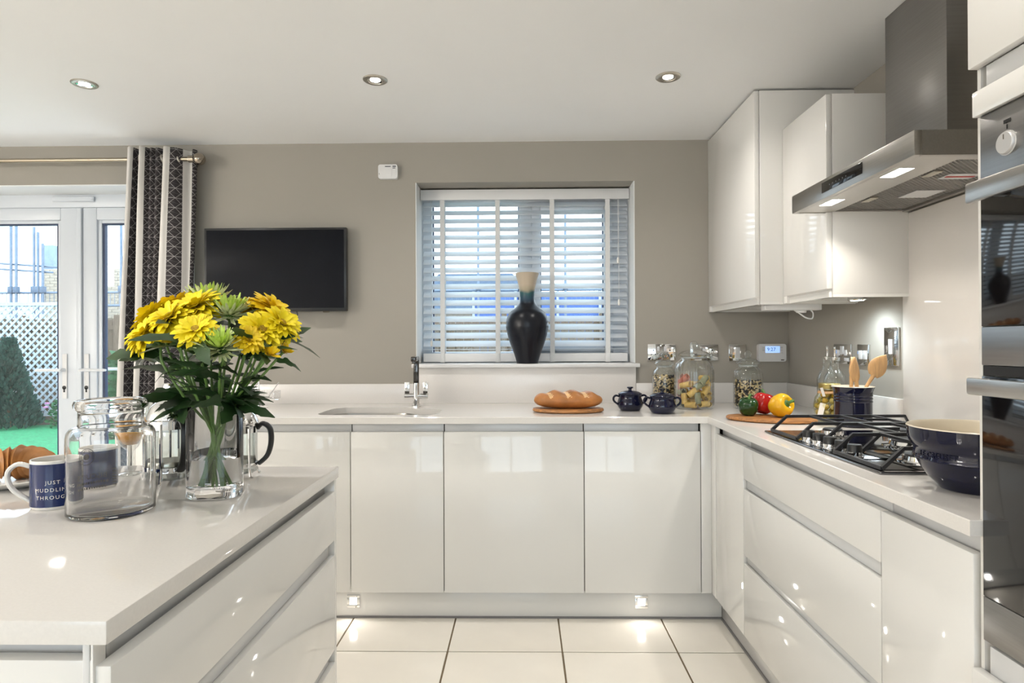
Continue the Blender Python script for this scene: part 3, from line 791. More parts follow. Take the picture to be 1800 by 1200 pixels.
for r in range(rows+1):
    fr = r/rows; z = ztop+(zbot-ztop)*fr
    for k, p in enumerate(path):
        cx = -1.70; sp_ = 1+.12*fr; sway = -.030*min(1, fr*1.7)+.004*math.sin(fr*7+p[0]*40)
        x = cx+(p[0]-cx)*sp_+sway
        y = 3.195+(p[1]-3.195)*(1+.10*math.sin(fr*5+p[0]*25))
        vs.append((x, y, z))
n = len(path)
for r in range(rows):
    for k in range(n-1):
        fs.append((r*n+k, r*n+k+1, (r+1)*n+k+1, (r+1)*n+k)); mi.append(strip[k])
cu = thing('curtain', 'striped white and charcoal curtain gathered beside the french doors', 'curtain')
me = bpy.data.meshes.new('cloth'); me.from_pydata(vs, [], fs); me.materials.append(M_cwhite); me.materials.append(M_pat)
me.polygons.foreach_set('material_index', mi); me.polygons.foreach_set('use_smooth', [True]*len(fs))
ul = me.uv_layers.new(name='UVMap')
for li, lp in enumerate(me.loops):
    vi = lp.vertex_index; ul.data[li].uv = (arc[vi % n], vs[vi][2])
o = link('cloth', me, cu)
md = o.modifiers.new('thickness', 'SOLIDIFY'); md.thickness = .002
for x in (-1.972, -1.775, -1.858):
    m = MB()
    m.lathe([(.021+.006*math.cos(2*PI*k/8), .006*math.sin(2*PI*k/8)) for k in range(8)], 24, closed=True)
    m.xform(Matrix.Translation((x, 3.205, 2.157)) @ Matrix.Rotation(math.radians(75), 4, 'Y')); m.build('eyelet', M_nickel, cu)

# ------------------------------------------------------------------ sill vase
def two_tone_vase():
    m = bpy.data.materials.new('dipped_vase_glaze'); m.use_nodes = True
    nt = m.node_tree; b = nt.nodes['Principled BSDF']; b.inputs['Roughness'].default_value = .28; b.inputs['Specular IOR Level'].default_value = .3
    N, L = nt.nodes.new, nt.links.new
    tc = N('ShaderNodeTexCoord'); sp = N('ShaderNodeSeparateXYZ'); L(tc.outputs['Object'], sp.inputs[0])
    no = N('ShaderNodeTexNoise'); no.inputs['Scale'].default_value = 14; L(tc.outputs['Object'], no.inputs['Vector'])
    a = N('ShaderNodeMath'); a.operation = 'MULTIPLY_ADD'; L(no.outputs['Fac'], a.inputs[0]); a.inputs[1].default_value = .05; L(sp.outputs[2], a.inputs[2])
    r = N('ShaderNodeValToRGB'); e = r.color_ramp.elements
    mp = N('ShaderNodeMapRange'); mp.inputs[1].default_value = .30; mp.inputs[2].default_value = .50; L(a.outputs[0], mp.inputs[0]); L(mp.outputs[0], r.inputs[0])
    e[0].position = .20; e[0].color = (.007, .008, .013, 1); e[1].position = .72; e[1].color = (.50, .42, .32, 1)
    for p, c in ((.34, (.02, .05, .085, 1)), (.50, (.03, .10, .11, 1)), (.60, (.40, .34, .24, 1))):
        n = e.new(p); n.color = c
    L(r.outputs[0], b.inputs['Base Color']); return m
t = thing('ceramic_vase', 'tall dark blue black vase with a cream neck on the window sill', 'vase', (.022, 3.318, WZ0+.0205))
prof = [(0, 0), (.053, 0), (.057, .006), (.070, .05), (.096, .12), (.110, .175), (.1125, .20), (.109, .235), (.094, .268), (.066, .293), (.045, .315), (.0385, .34), (.039, .37), (.043, .40), (.052, .44), (.062, .472), (.0635, .475), (.060, .475), (.049, .44), (.036, .38), (.034, .34), (0, .33)]
pp = [(p.x, p.y) for p in spline([(*q, 0) for q in prof], 3)]
m = MB(); m.lathe([(max(0, r), z) for r, z in pp], 48, rfun=lambda a, z: 1+.004*math.sin(z*300)); m.build('body', two_tone_vase(), t)

# ------------------------------------------------------------------ sockets, switches, thermostat
M_slot = mat('socket_insert', (.70, .70, .70), .3, var=.02)
def wall_plate(name, label, cat, c, wv, hv, wall, kind, group='chrome wall plates'):
    t = thing(name, label, cat, c, group, 0 if wall == 'back' else -PI/2)
    m = MB(); m.box(-wv/2, wv/2, -.008, 0, -hv/2, hv/2, .002); m.build('plate', M_chrome, t)
    def rect(nm, x0, x1, z0, z1, mt, d=.0015): MB().box(x0, x1, -.008-d, -.008, z0, z1, .0006).build(nm, mt, t)
    if kind == 'double':
        for s in (-1, 1):
            rect('switch', s*.018-.006, s*.018+.006, .006, .030, M_slot, .003)
            sx = s*.043
            m = MB(); m.box(sx-.003, sx+.003, -.0086, -.008, .006, .014); m.box(sx-.014, sx-.007, -.0086, -.008, -.014, -.010); m.box(sx+.007, sx+.014, -.0086, -.008, -.014, -.010)
            m.build('pin_slots', M_black, t)
    elif kind == 'blackdouble':
        for s in (-1, 1):
            rect('switch', s*.030-.009, s*.030+.009, -.006, .018, M_slot, .003)
            rect('shutter', s*.038-.020, s*.038+.020, -.030, -.016, M_slot, .001)
        rect('rocker', -.012, .012, .0, .034, M_slot, .003)
    elif kind == 'switch2':
        for s in (-1, 1): rect('switch', s*.018-.012, s*.018+.012, -.018, .018, M_slot, .003)
    elif kind == 'switch1':
        rect('switch', -.012, .012, -.028, .028, M_slot, .003)
    elif kind == 'single':
        rect('switch', -.008, .008, -.010, .020, M_slot, .003)
        m = MB(); m.lathe([(0, 0), (.004, 0), (.004, .002), (0, .002)], 12); m.xform(Matrix.Translation((.042, -.008, .012)) @ Matrix.Rotation(PI/2, 4, 'X')); m.build('screw', M_black, t)
    return t
wall_plate('wall_socket', 'chrome double socket behind the small pasta jar', 'socket', (.7265, YB, 1.147), .146, .086, 'back', 'double')
wall_plate('wall_socket', 'chrome plate partly hidden by the big pasta jar lid', 'socket', (.948, YB, 1.145), .146, .086, 'back', 'single')
wall_plate('wall_switch', 'small square chrome switch beside the white thermostat', 'switch', (1.122, YB, 1.143), .090, .086, 'back', 'switch1')
wall_plate('wall_socket', 'dark chrome double socket above the glass bottles', 'socket', (XR, 2.742, 1.144), .148, .086, 'right', 'blackdouble')
wall_plate('wall_switch', 'chrome double switch behind the wooden spoons', 'switch', (XR, 2.575, 1.143), .090, .086, 'right', 'switch2')
wall_plate('cooker_switch', 'tall chrome cooker switch plate next to the splashback', 'switch', (XR, 2.381, 1.178), .092, .145, 'right', 'switch1')
t = thing('thermostat', 'white heating programmer with a lit blue display in the corner', 'thermostat', (1.296, YB, 1.142))
m = MB(); m.prism(rrect(-.072, .072, -.046, .046, .012), -.026, 0, axes='xzy'); m.build('case', M_white, t)
lcd = emit('blue_display', (.16, .42, .95), .75)
MB().box(-.036, .038, -.0272, -.026, .0, .034, .0004).build('display', lcd, t)
vs, fs = text_shape('9:27', .026, .0002)
MB().add([(x-.006, -.0276+d, y+.017) for x, y, d in vs], fs).build('digits', mat('lcd_digits', (.01, .05, .2), .5, var=.02), t)
for x0 in (-.052, .041):
    for k in range(3 if x0 > 0 else 2):
        MB().box(x0, x0+.012, -.0272, -.026, .022-k*.0125, .031-k*.0125, .0004).build('button', mat('button_grey', (.62, .62, .63), .4, var=.01), t)
MB().box(.044, .060, -.0265, -.026, -.040, -.035).build('print', M_gap, t)

# ------------------------------------------------------------------ bread, pots, jars on the back run
def board_shape(cx, cy, a, b, rz, z0, th, n=40):
    m = MB(); c, s = math.cos(rz), math.sin(rz)
    rows = [(.93, 0), (1., th*.35), (1., th*.7), (.975, th)]
    vs, fs = [], []
    for k, z in rows:
        for i in range(n):
            an = 2*PI*i/n; x, y = a*k*math.cos(an), b*k*math.sin(an)
            vs.append((cx+c*x-s*y, cy+s*x+c*y, z0+z))
    for r in range(len(rows)-1): fs += [(r*n+i, r*n+(i+1) % n, (r+1)*n+(i+1) % n, (r+1)*n+i) for i in range(n)]
    fs += [tuple(range(n-1, -1, -1)), tuple((len(rows)-1)*n+i for i in range(n))]
    return m.add(vs, fs)
bo = board_shape(0, 0, .163, .11, 0, 0, .016).build('bread_board', M_wood, None, (.205, 2.875, WT+.0003))
tag(bo, 'oval wooden board under the bread loaf', 'board')
t = thing('bread_loaf', 'long golden brown crusty loaf with slashed top', 'bread', (.205, 2.872, WT+.0165))
M_crust = mat('golden_crust', (.42, .165, .042), .42, var=.28, vscale=14, bump=.25, bscale=70)
M_slash = mat('pale_slash', (.74, .46, .22), .6, var=.2, vscale=30, bump=.3, bscale=90)
vs, fs, mi = [], [], []; NX, NA = 96, 56
for i in range(NX+1):
    u = -1+2*i/NX; e = (1-abs(u)**3.2)**.5 if abs(u) < 1 else 0.
    for k in range(NA):
        a = 2*PI*k/NA; ca, sa = math.cos(a), math.sin(a)
        yy = .062*e*math.copysign(abs(ca)**.8, ca); zz = .036+.042*e*(sa if sa > 0 else sa*.85) if True else 0
        if sa > .15:
            d = math.sin((u*6.2+ca*.9)*PI/1.55)
            zz += (.0055*d)*sa*e; yy *= 1+.02*d
        x = .157*u
        vs.append((x, yy, max(.001, zz)))
for i in range(NX):
    for k in range(NA):
        fs.append((i*NA+k, i*NA+(k+1) % NA, (i+1)*NA+(k+1) % NA, (i+1)*NA+k))
        u = -1+2*(i+.5)/NX; a = 2*PI*(k+.5)/NA
        d = math.sin((u*6.2+math.cos(a)*.9)*PI/1.55)
        mi.append(1 if (math.sin(a) > .45+.1*math.sin(u*40) and d < -.70+.12*math.sin(a*23+u*50) and abs(u) < .85) else 0)
m = MB(); m.add(vs, fs); m.mi = mi; m.build('crust', [M_crust, M_slash], t, angle=70)

def mini_pot(x, y, label, rz):
    t = thing('mini_casserole', label, 'pot', (x, y, WT+.0003), 'small navy lidded pots', rz)
    m = MB(); m.lathe([(0, 0), (.042, 0), (.048, .004), (.0585, .022), (.060, .034), (.056, .048), (.0515, .060), (.053, .071), (.054, .073), (0, .073)], 36); m.build('body', M_navy, t)
    m = MB(); m.lathe([(0, .0735), (.0535, .0735), (.056, .0755), (.0545, .079), (.040, .087), (.018, .092), (0, .093)], 36); l = m.build('lid', M_navy, t)
    m = MB(); m.lathe([(0, .092), (.008, .092), (.007, .100), (.0145, .1045), (.015, .108), (.011, .110), (0, .1105)], 20); m.build('knob', M_navy, l)
    for s in (-1, 1):
        m = MB(); m.tube(spline([(s*.052, 0, .066), (s*.068, 0, .070), (s*.079, 0, .060), (s*.076, 0, .044), (s*.056, 0, .028)], 5), .0048, 8); m.build('handle', M_navy, t)
mini_pot(.495, 2.915, 'small navy lidded pot between the bread and its twin', .15)
mini_pot(.617, 2.795, 'small navy lidded pot in front of the small pasta jar', -.1)

def ribbed_jar(name, label, x, y, r, hb, ribs, h_knob):
    t = thing(name, label, 'jar', (x, y, WT+.0003), 'ribbed glass storage jars')
    rib = (lambda a, z: 1+(.018*math.cos(ribs*a) if .015 < z < hb*.93 else 0)) if ribs else None
    pr = [(0, .004), (r*.9, 0), (r*.98, .006), (r, .02), (r, hb*.70), (r*.97, hb*.80), (r*.88, hb*.88), (r*.70, hb*.94), (r*.66, hb*.96), (r*.66, hb), (r*.72, hb+.004)]
    m = MB(); m.lathe(pr, 96 if ribs else 40, rfun=rib); m.build('body', M_jar, t, angle=80)
    m = MB(); m.lathe([(r*.62, hb-.01), (r*.62, hb+.003), (r*.80, hb+.006), (r*.84, hb+.012), (r*.60, hb+.026), (r*.22, hb+.034)]+
                      [(max(.0, h_knob*math.sin(k*PI/8)) if k < 8 else 0, hb+.034+h_knob*(1-math.cos(k*PI/8))*1.05) for k in range(2, 9)], 40)
    l = m.build('lid', M_jar, t, angle=80)
    m = MB(); m.lathe([(r*.62, hb-.006), (r*.655, hb-.006), (r*.655, hb-.001), (r*.62, hb-.001)], 32, closed=True); m.build('seal', mat('clear_seal', (.45, .46, .45), .4, var=.02), l)
    return t
ribbed_jar('storage_jar', 'small round glass jar of black and cream pasta by the window', .704, 3.14, .060, .198, 0, .016)
ribbed_jar('storage_jar', 'large ribbed glass jar of coloured pasta tubes', .817, 3.01, .0915, .245, 34, .020)
ribbed_jar('storage_jar', 'medium ribbed glass jar of black and cream pasta behind the green pepper', 1.070, 3.0, .0665, .205, 26, .017)
M_pc = mat('cream_pasta', (.60, .46, .24), .6, var=.2, vscale=40); M_pb = mat('black_pasta', (.012, .010, .012), .5, var=.2)
def pasta_fill(label, x, y, r, h, cnt):
    m = MB(); rnd = random.Random(cnt)
    for k in range(cnt):
        a = rnd.random()*2*PI; rr = r*(.55+.45*rnd.random()**.4) if k % 4 else r*rnd.random()*.9
        z = .010+rnd.random()*(h-.010)
        if rr > r*.8: z = min(z, h)
        d = Vector((rnd.uniform(-1, 1), rnd.uniform(-1, 1), rnd.uniform(-.7, .7))).normalized()
        c = Vector((rr*math.cos(a), rr*math.sin(a), z)); b = d.cross(Vector((0, 0, 1))).normalized()*.003
        L = .0085
        pts = [c-d*L, c+b, c+d*L]
        for p in pts:
            q = math.hypot(p.x, p.y)
            if q > r: p.x *= r/q; p.y *= r/q
            p.z = max(.010, p.z)
        m.tube(pts, .0042, 5, mi=0 if rnd.random() < .56 else 1)
    o = m.build('shell_pasta', [M_pc, M_pb], None, (x, y, WT), angle=80)
    tag(o, label, 'pasta', kind='stuff')
pasta_fill('black and cream pasta filling the small round jar', .704, 3.14, .053, .150, 760)
pasta_fill('black and cream pasta filling the medium ribbed jar', 1.070, 3.0, .0585, .130, 860)
cols = {'yellow': (.72, .47, .13), 'pink': (.50, .24, .19), 'green': (.30, .30, .19), 'red': (.46, .10, .045)}
tubes = {}
for c, v in cols.items():
    m = MB(); L, ro, ri, n = .026, .0142, .0112, 18
    rf = lambda a, z: 1+.03*math.cos(9*a)
    m.lathe([(ro, -L), (ro, L), (ri, L), (ri, -L)], n, rfun=rf, closed=True); tubes[c] = m.mesh('pasta_tube', mat('pasta_'+c, v, .6, var=.12, vscale=60), 50)
rnd = random.Random(3); spots = []
order = ['yellow', 'pink', 'yellow', 'green', 'yellow', 'yellow', 'yellow', 'yellow', 'pink', 'yellow', 'green', 'yellow']
ci = 0
where = ['at the bottom', 'low down', 'half way up', 'upper', 'on top']
for lay, (z, cnt, off) in enumerate(((.022, 6, 0), (.052, 6, .5), (.082, 6, .15), (.112, 6, .6), (.138, 4, .3))):
    for k in range(cnt):
        a = 2*PI*(k+off)/cnt; rr = .0625
        c = order[ci % len(order)]; ci += 1
        if lay == 4 and k == 2: c = 'red'
        o = link('pasta_tube', tubes[c]); o.location = (.817+rr*math.cos(a), 3.01+rr*math.sin(a), WT+z+rnd.uniform(-.003, .003))
        tilt = rnd.choice((.1, PI/2-.15, PI/2, .9, 1.1)) if lay else PI/2
        o.rotation_euler = (tilt, 0, a+PI/2*(1 if tilt > .5 else 0)+rnd.uniform(-.25, .25)+ (PI/2 if tilt > .5 else 0))
        tag(o, f'ridged {c} pasta tube {where[lay]} in the large ribbed jar'+(', '+('right', 'back right', 'back left', 'left', 'front left', 'front right')[int(((a % (2*PI))+PI/6)/(PI/3)) % 6]+' side'), 'pasta', 'pasta tubes in the large jar')
for z in (.03, .075, .115):
    o = link('pasta_tube', tubes['yellow']); o.location = (.817, 3.01, WT+z); o.rotation_euler = (PI/2, 0, z*30)
    tag(o, 'ridged yellow pasta tube in the middle of the large ribbed jar, '+{.03: 'lowest', .075: 'second', .115: 'uppermost'}[z]+' of three', 'pasta', 'pasta tubes in the large jar')

# ------------------------------------------------------------------ peppers on their board
bo = board_shape(0, 0, .170, .105, math.radians(-28), 0, .015).build('chopping_board', M_wood, None, (.985, 2.515, WT+.0003))
tag(bo, 'oval wooden chopping board under the three peppers', 'board')
M_stalk = mat('pepper_stalk', (.07, .16, .03), .5, var=.2)
def pepper(x, y, label, col, s, rot, hs=1.0):
    t = thing('bell_pepper', label, 'pepper', (x, y, WT+.0158), 'three bell peppers')
    m = MB(); prof = [(.0, .008), (.018, .0015), (.030, .004), (.041, .022), (.045, .045), (.043, .064), (.034, .077), (.022, .079), (.010, .072), (0, .068)]
    pp = [(max(0, p.x)*s, p.y*s*hs) for p in spline([(*q, 0) for q in prof], 3)]
    m.lathe(pp, 48, rfun=lambda a, z: 1+.075*(abs(math.cos(2*a))**.7-.6)+.02*math.cos(a+1))
    R = Matrix.Rotation(rot[2], 4, 'Z') @ Matrix.Rotation(rot[0], 4, 'X')
    cz = Matrix.Translation((0, 0, .04*s))
    m.xform(cz @ R @ cz.inverted()); zmin = min(v[2] for v in m.v)
    drop = Matrix.Translation((0, 0, -zmin)); m.xform(drop)
    m.build('flesh', mat('pepper_skin', col, .13, var=.12, vscale=18), t, angle=80)
    k = MB(); k.tube(spline([(0, 0, .066*s*hs), (.001, 0, .078*s*hs), (.006*s, .003, .090*s*hs), (.014*s, .005, .097*s*hs)], 4), [.011*s]*3+[.006*s]*7+[.0065*s]*3, 10)
    k.lathe([(0, .076*s*hs), (.012*s, .0755*s*hs), (.017*s, .073*s*hs), (.012*s, .070*s*hs), (0, .069*s*hs)], 12)
    k.xform(drop @ cz @ R @ cz.inverted()); k.build('stalk', M_stalk, t)
pepper(.915, 2.565, 'dark green bell pepper beside the medium pasta jar', (.012, .052, .010), .87, (.12, 0, .3))
pepper(.990, 2.605, 'red bell pepper between the green and yellow ones', (.42, .010, .008), .98, (.35, 0, 2.2))
pepper(1.022, 2.508, 'yellow bell pepper lying with its stalk towards the viewer', (.78, .43, .012), 1.0, (1.25, 0, .45))

# ------------------------------------------------------------------ bottles, olives, crock
def oil_bottle(x, y, label, s):
    t = thing('oil_bottle', label, 'bottle', (x, y, WT+.0003), 'clear glass oil bottles')
    m = MB(); m.lathe([(0, .004), (.040*s, 0), (.043*s, .006), (.043*s, .150), (.040*s, .172), (.024*s, .195), (.018, .205), (.017, .235), (.020, .238), (.020, .246), (.0, .246)], 32, rfun=lambda a, z: 1+.05*math.cos(4*a) if z < .17 else 1)
    m.build('body', M_jar, t, angle=70)
    m = MB(); m.lathe([(0, .238), (.012, .238), (.013, .250), (.006, .254), (0, .254)], 16); m.tube(spline([(0, 0, .252), (0, -.001, .270), (-.002, -.004, .284), (-.006, -.010, .294)], 4), .0042, 10)
    m.build('pourer', M_chrome, t)
oil_bottle(1.300, 2.70, 'clear glass oil bottle standing further back in the corner', .95)
oil_bottle(1.282, 2.60, 'clear glass oil bottle directly behind the olive jar', 1.0)
t = thing('olive_jar', 'round jar of yellow olives with a gold lid and paper tag', 'jar', (1.205, 2.487, WT+.0003))
m = MB(); m.lathe([(0, .003), (.040, 0), (.046, .006), (.056, .035), (.058, .065), (.052, .095), (.040, .115), (.036, .122), (.036, .130), (0, .130)], 36); m.build('body', glass_thin('amber_jar_glass', (.93, .90, .70), 1.5, expo=2.6), t, angle=80)
m = MB(); m.lathe([(0, .131), (.039, .131), (.0395, .148), (.037, .151), (0, .151)], 32); m.build('lid', mat('gold_lid', (.46, .36, .13), .3, .8, var=.05), t)
m = MB(); m.lathe([(.0412, .112), (.0435, .112), (.0415, .121), (.038, .121)], 32, closed=True); m.build('band', M_spoon, t)
tg = MB(); tg.box(-.010, .010, -.0006, .0006, -.028, .028); tg.xform(Matrix.Translation((-.049, -.036, .048)) @ Matrix.Rotation(.25, 4, 'Y') @ Matrix.Rotation(-.6, 4, 'Z'))
tg.build('tag', M_china, t)
tg = MB(); tg.box(-.005, .005, -.0006, .0006, -.018, .018); tg.xform(Matrix.Translation((-.040, -.030, .118)) @ Matrix.Rotation(-.3, 4, 'Y') @ Matrix.Rotation(-.6, 4, 'Z')); tg.build('tag', M_china, t)
ol = MB(); ol.lathe([(0, -.012)]+[(.0105*math.cos(a), .012*math.sin(a)) for a in (-1, -.5, 0, .5, 1)]+[(0, .012)], 14)
om = [ol.mesh('olive', mat('olive_'+n_, c, .25, var=.2, vscale=50), 80) for n_, c in (('yellow', (.50, .33, .03)), ('green', (.33, .29, .06)), ('pale', (.50, .43, .20)))]
rnd = random.Random(5)
for lay, (z, rr, cnt) in enumerate(((.015, .030, 7), (.038, .041, 10), (.061, .045, 11), (.084, .037, 9), (.104, .022, 5))):
    for k in range(cnt):
        a = 2*PI*(k+.5*(lay % 2))/cnt
        o = link('olive', om[rnd.choice((0, 0, 1, 2) if lay > 1 else (1, 2, 2, 0))]); o.location = (1.205+rr*math.cos(a), 2.487+rr*math.sin(a), WT+z)
        o.rotation_euler = (rnd.random()*3, rnd.random()*3, 0)
        tag(o, 'small yellow green olive packed in the gold lidded jar', 'olive', 'olives in the gold lidded jar')
CX, CY = 1.226, 2.352
t = thing('utensil_crock', 'dark navy ribbed utensil crock behind the hob', 'crock', (CX, CY, WT+.0003))
prof = [(0, 0), (.060, 0), (.064, .004), (.0645, .09), (.0665, .093), (.0645, .096), (.0645, .101), (.0665, .104), (.0645, .107), (.0645, .112), (.0665, .115), (.065, .118), (.066, .130), (.0715, .1445), (.0735, .1475)]
m = MB(); m.lathe(prof, 44); m.build('body', M_navy, t)
m = MB(); m.lathe([(.0735, .1475), (.071, .149), (.064, .134), (.060, .118), (.060, .01), (0, .01)], 44); m.build('lining', M_cream, t)
def wooden_spoon(label, base, tip, roll, wd, ln):
    t = thing('wooden_spoon', label, 'spoon', base, 'wooden spoons in the crock')
    b, e = Vector((0, 0, 0)), Vector(tip)-Vector(base); d = e.normalized(); L = e.length
    side = Vector((math.cos(roll), math.sin(roll), 0)); side = (side-d*side.dot(d)).normalized(); nrm = d.cross(side)
    m = MB(); m.tube([b+d*(L-ln)*k/6 for k in range(7)], [.0055, .0058, .006, .006, .0062, .0065, .0075], 10); m.build('handle', M_spoon, t)
    vs, fs = [], []; NR, NA = 9, 14
    for i in range(NR+1):
        f = i/NR; wv = wd*math.sin(PI*min(1, .10+.90*f)**.85)**.75 if f < 1 else .001
        wv = max(wv, .0065 if i == 0 else .001)
        c = b+d*((L-ln)+ln*f-.004)
        for k in range(NA):
            a = 2*PI*k/NA; dep = .0045*math.sin(a) + (.006*math.cos(a)**2 if math.sin(a) > 0 else .0045*math.cos(a)**2)*(math.sin(PI*f))
            vs.append(c+side*wv*math.cos(a)+nrm*dep)
    for i in range(NR): fs += [(i*NA+k, i*NA+(k+1) % NA, (i+1)*NA+(k+1) % NA, (i+1)*NA+k) for k in range(NA)]
    fs += [tuple(range(NA-1, -1, -1)), tuple(NR*NA+k for k in range(NA))]
    m = MB(); m.add(vs, fs); m.build('bowl', M_spoon, t, angle=70)
wooden_spoon('wooden spoon leaning left in the navy crock, face turned sideways', (CX+.02, CY-.01, WT+.012), (CX-.010, CY-.03, WT+.262), .45, .027, .090)
wooden_spoon('wooden spoon standing upright behind the left one', (CX+.0, CY+.02, WT+.012), (CX+.016, CY+.035, WT+.260), 1.2, .022, .075)
wooden_spoon('broad wooden spoon leaning towards the ovens from the navy crock', (CX-.03, CY+.005, WT+.012), (CX+.118, CY-.012, WT+.268), .05, .036, .090)

# ------------------------------------------------------------------ mixing bowl
t = thing('mixing_bowl', 'large navy stoneware mixing bowl with embossed lettering by the ovens', 'bowl', (.957, 1.338, WT+.0003))
R = .128
prof = [(0, 0), (.066, 0), (.070, .003), (.072, .007), (.088, .022), (.104, .046), (.112, .062), (.1165, .064), (.1165, .068), (.1155, .070), (.1155, .084), (.1165, .086), (.1175, .090), (.1225, .094), (.1265, .110), (.128, .128), (.1285, .131)]
m = MB(); m.lathe(prof, 64); bd = m.build('body', M_navy, t)
m = MB(); m.lathe([(.1285, .131), (.1265, .1335), (.123, .130), (.118, .100), (.105, .058), (.075, .020), (0, .012)], 64); m.build('lining', M_cream, t)
vs, fs = text_shape('LE CREUSET', .0150, .0009, spacing=1.05)
MB().add(wrap(vs, .1155, math.radians(198), .077), fs).build('lettering', M_navy, bd)

# ------------------------------------------------------------------ condiment dishes on the back worktop
t = thing('condiment_stand', 'pair of clear glass dishes with tiny spoons on a stand behind the flowers', 'condiment set', (-1.315, 3.09, WT+.0003))
m = MB(); m.lathe([(0, 0), (.045, 0), (.045, .003), (.006, .006), (.005, .042), (0, .042)], 24); m.box(-.10, .10, -.004, .004, .036, .042, .001); m.tube([(0, 0, .04), (0, 0, .13)], .003, 8); m.build('stand', M_chrome, t)
for s in (-1, 1):
    m = MB()
    for k0, k1, z0, z1 in ((.030, .030, .043, .047), ):
        m.box(s*.052-.042, s*.052+.042, -.04, .04, z0, z1, .001)
    for dx0, dx1, dy0, dy1 in ((-.042, .042, -.04, -.037), (-.042, .042, .037, .04), (-.042, -.039, -.037, .037), (.039, .042, -.037, .037)):
        m.box(s*.052+dx0, s*.052+dx1, dy0, dy1, .047, .083, .0008)
    m.build('dish', glass_thin('frosted_dish', (.96, .96, .96), 1.7), t)
    m = MB(); m.tube([(s*.052, -.01, .055), (s*.052+.045, .01, .125)], .0025, 8); m.lathe([(0, -.006), (.008, -.002), (.008, 0), (0, .001)], 12, (s*.052, -.012, .056)); m.build('spoon', M_chrome, t)

# ------------------------------------------------------------------ island: mugs, croissant, jar, juice
def mug(x, y, label, handle_ang, text_ang=None):
    t = thing('mug', label, 'mug', (x, y, WT+.0003), 'navy mugs on the island')
    r, h = .0415, .092
    m = MB(); m.lathe([(r, .006), (r, h-.005)], 48); b = m.build('body', M_navymug, t)
    m = MB(); m.lathe([(0, .003), (r*.84, .003), (r*.86, 0), (r*.93, 0), (r, .006)], 48); m.lathe([(r, h-.005), (r, h), (r-.001, h+.001), (r-.003, h), (r-.0035, h-.02), (r-.0035, .008), (0, .006)], 48); m.build('china_rim_and_inside', M_china, t)
    m = MB(); c, s = math.cos(handle_ang), math.sin(handle_ang)
    hp = spline([(r-.002, 0, h*.86), (r+.018, 0, h*.93), (r+.033, 0, h*.80), (r+.034, 0, h*.60), (r+.024, 0, h*.38), (r-.002, 0, h*.14)], 5)
    m.tube([(c*p[0], s*p[0], p[2]) for p in hp], .0058, 10, flat=(1.1, .8)); m.build('handle', M_china, t)
    if text_ang is not None:
        for i, w_ in enumerate(('JUST', 'MUDDLING', 'THROUGH')):
            vs, fs = text_shape(w_, .0098, .00005, spacing=1.25)
            MB().add(wrap(vs, r, text_ang, h*.57-i*.0142), fs).build('lettering', M_china, b)
mug(-.912, 1.205, 'navy mug with white lettering and pale handle in front of the croissant', math.radians(205), math.radians(-60))
mug(-.934, 1.352, 'navy mug standing behind the big glass jar', math.radians(120))

t = thing('dinner_plate', 'white plate under the croissant at the island edge', 'plate', (-1.155, 1.405, WT+.0003))
m = MB(); m.lathe([(0, .003), (.070, .003), (.072, 0), (.078, 0), (.085, .004), (.118, .016), (.120, .018), (.118, .019), (.084, .008), (0, .007)], 48); m.build('dish', M_china, t)
M_croi = mat('croissant_crust', (.44, .19, .055), .45, var=.35, vscale=22, bump=.3, bscale=80)
def croissant(label, loc, rz, s):
    t = thing('croissant', label, 'croissant', loc, rz=rz)
    vs, fs = [], []; N, A = 56, 18
    for i in range(N+1):
        u = -1+2*i/N; a = u*1.25
        c = Vector((.062*math.sin(a)*1.15, .062*(1-math.cos(a))-.02, 0))
        rad = .034*(1-abs(u)**1.7)**.75+.004; saw = ((abs(u)*5.2) % 1.0); rad *= 1+.30*(1-saw)-.16
        for k in range(A):
            an = 2*PI*k/A; tx = Vector((math.cos(a), math.sin(a), 0)); nn = Vector((-tx.y, tx.x, 0))
            p = c+nn*rad*math.cos(an)*1.05; z = rad*.92*math.sin(an)
            vs.append((p.x*s, p.y*s, z*s))
    for i in range(N): fs += [(i*A+k, i*A+(k+1) % A, (i+1)*A+(k+1) % A, (i+1)*A+k) for k in range(A)]
    fs += [tuple(range(A-1, -1, -1)), tuple(N*A+k for k in range(A))]
    zm = min(v[2] for v in vs); m = MB(); m.add([(x, y, max(0, z-zm-.003)) for x, y, z in vs], fs); m.build('pastry', M_croi, t, angle=30)
croissant('golden croissant lying on the white plate', (-1.150, 1.40, WT+.0075), math.radians(200), 1.02)

JX, JY = -.772, 1.160
t = thing('biscuit_jar', 'large empty clear glass biscuit jar on the island', 'jar', (JX, JY, WT+.0003))
r = .0725
outer = [(0, 0), (r-.006, 0), (r, .005), (r, .143), (r-.0015, .151), (r-.0055, .1575), (r-.012, .1615), (r-.0185, .1635), (r-.0195, .168), (r-.0195, .190), (r-.017, .193), (r-.0125, .197), (r-.0115, .203), (r-.0135, .209), (r-.019, .2115)]
inner = [(r-.0225, .210), (r-.0230, .200), (r-.0230, .167), (r-.0220, .1605), (r-.014, .1585), (r-.0085, .155), (r-.0045, .149), (r-.003, .142), (r-.003, .012), (r-.008, .008), (0, .008)]
m = MB(); m.lathe(outer+inner, 64); jb = m.build('glass', M_glass, t, angle=60)
M_print = mat('dark_jar_print', (.02, .02, .025), .5, var=.05)
back = math.radians(152)         # on the far side, so it reads mirrored from the viewer
m = MB()
for w_, sz, z in (('BISCUITS', .0145, .058),): m.add(*(lambda q: (wrap(q[0], r, back, z), q[1]))(text_shape(w_, sz, .00005)))
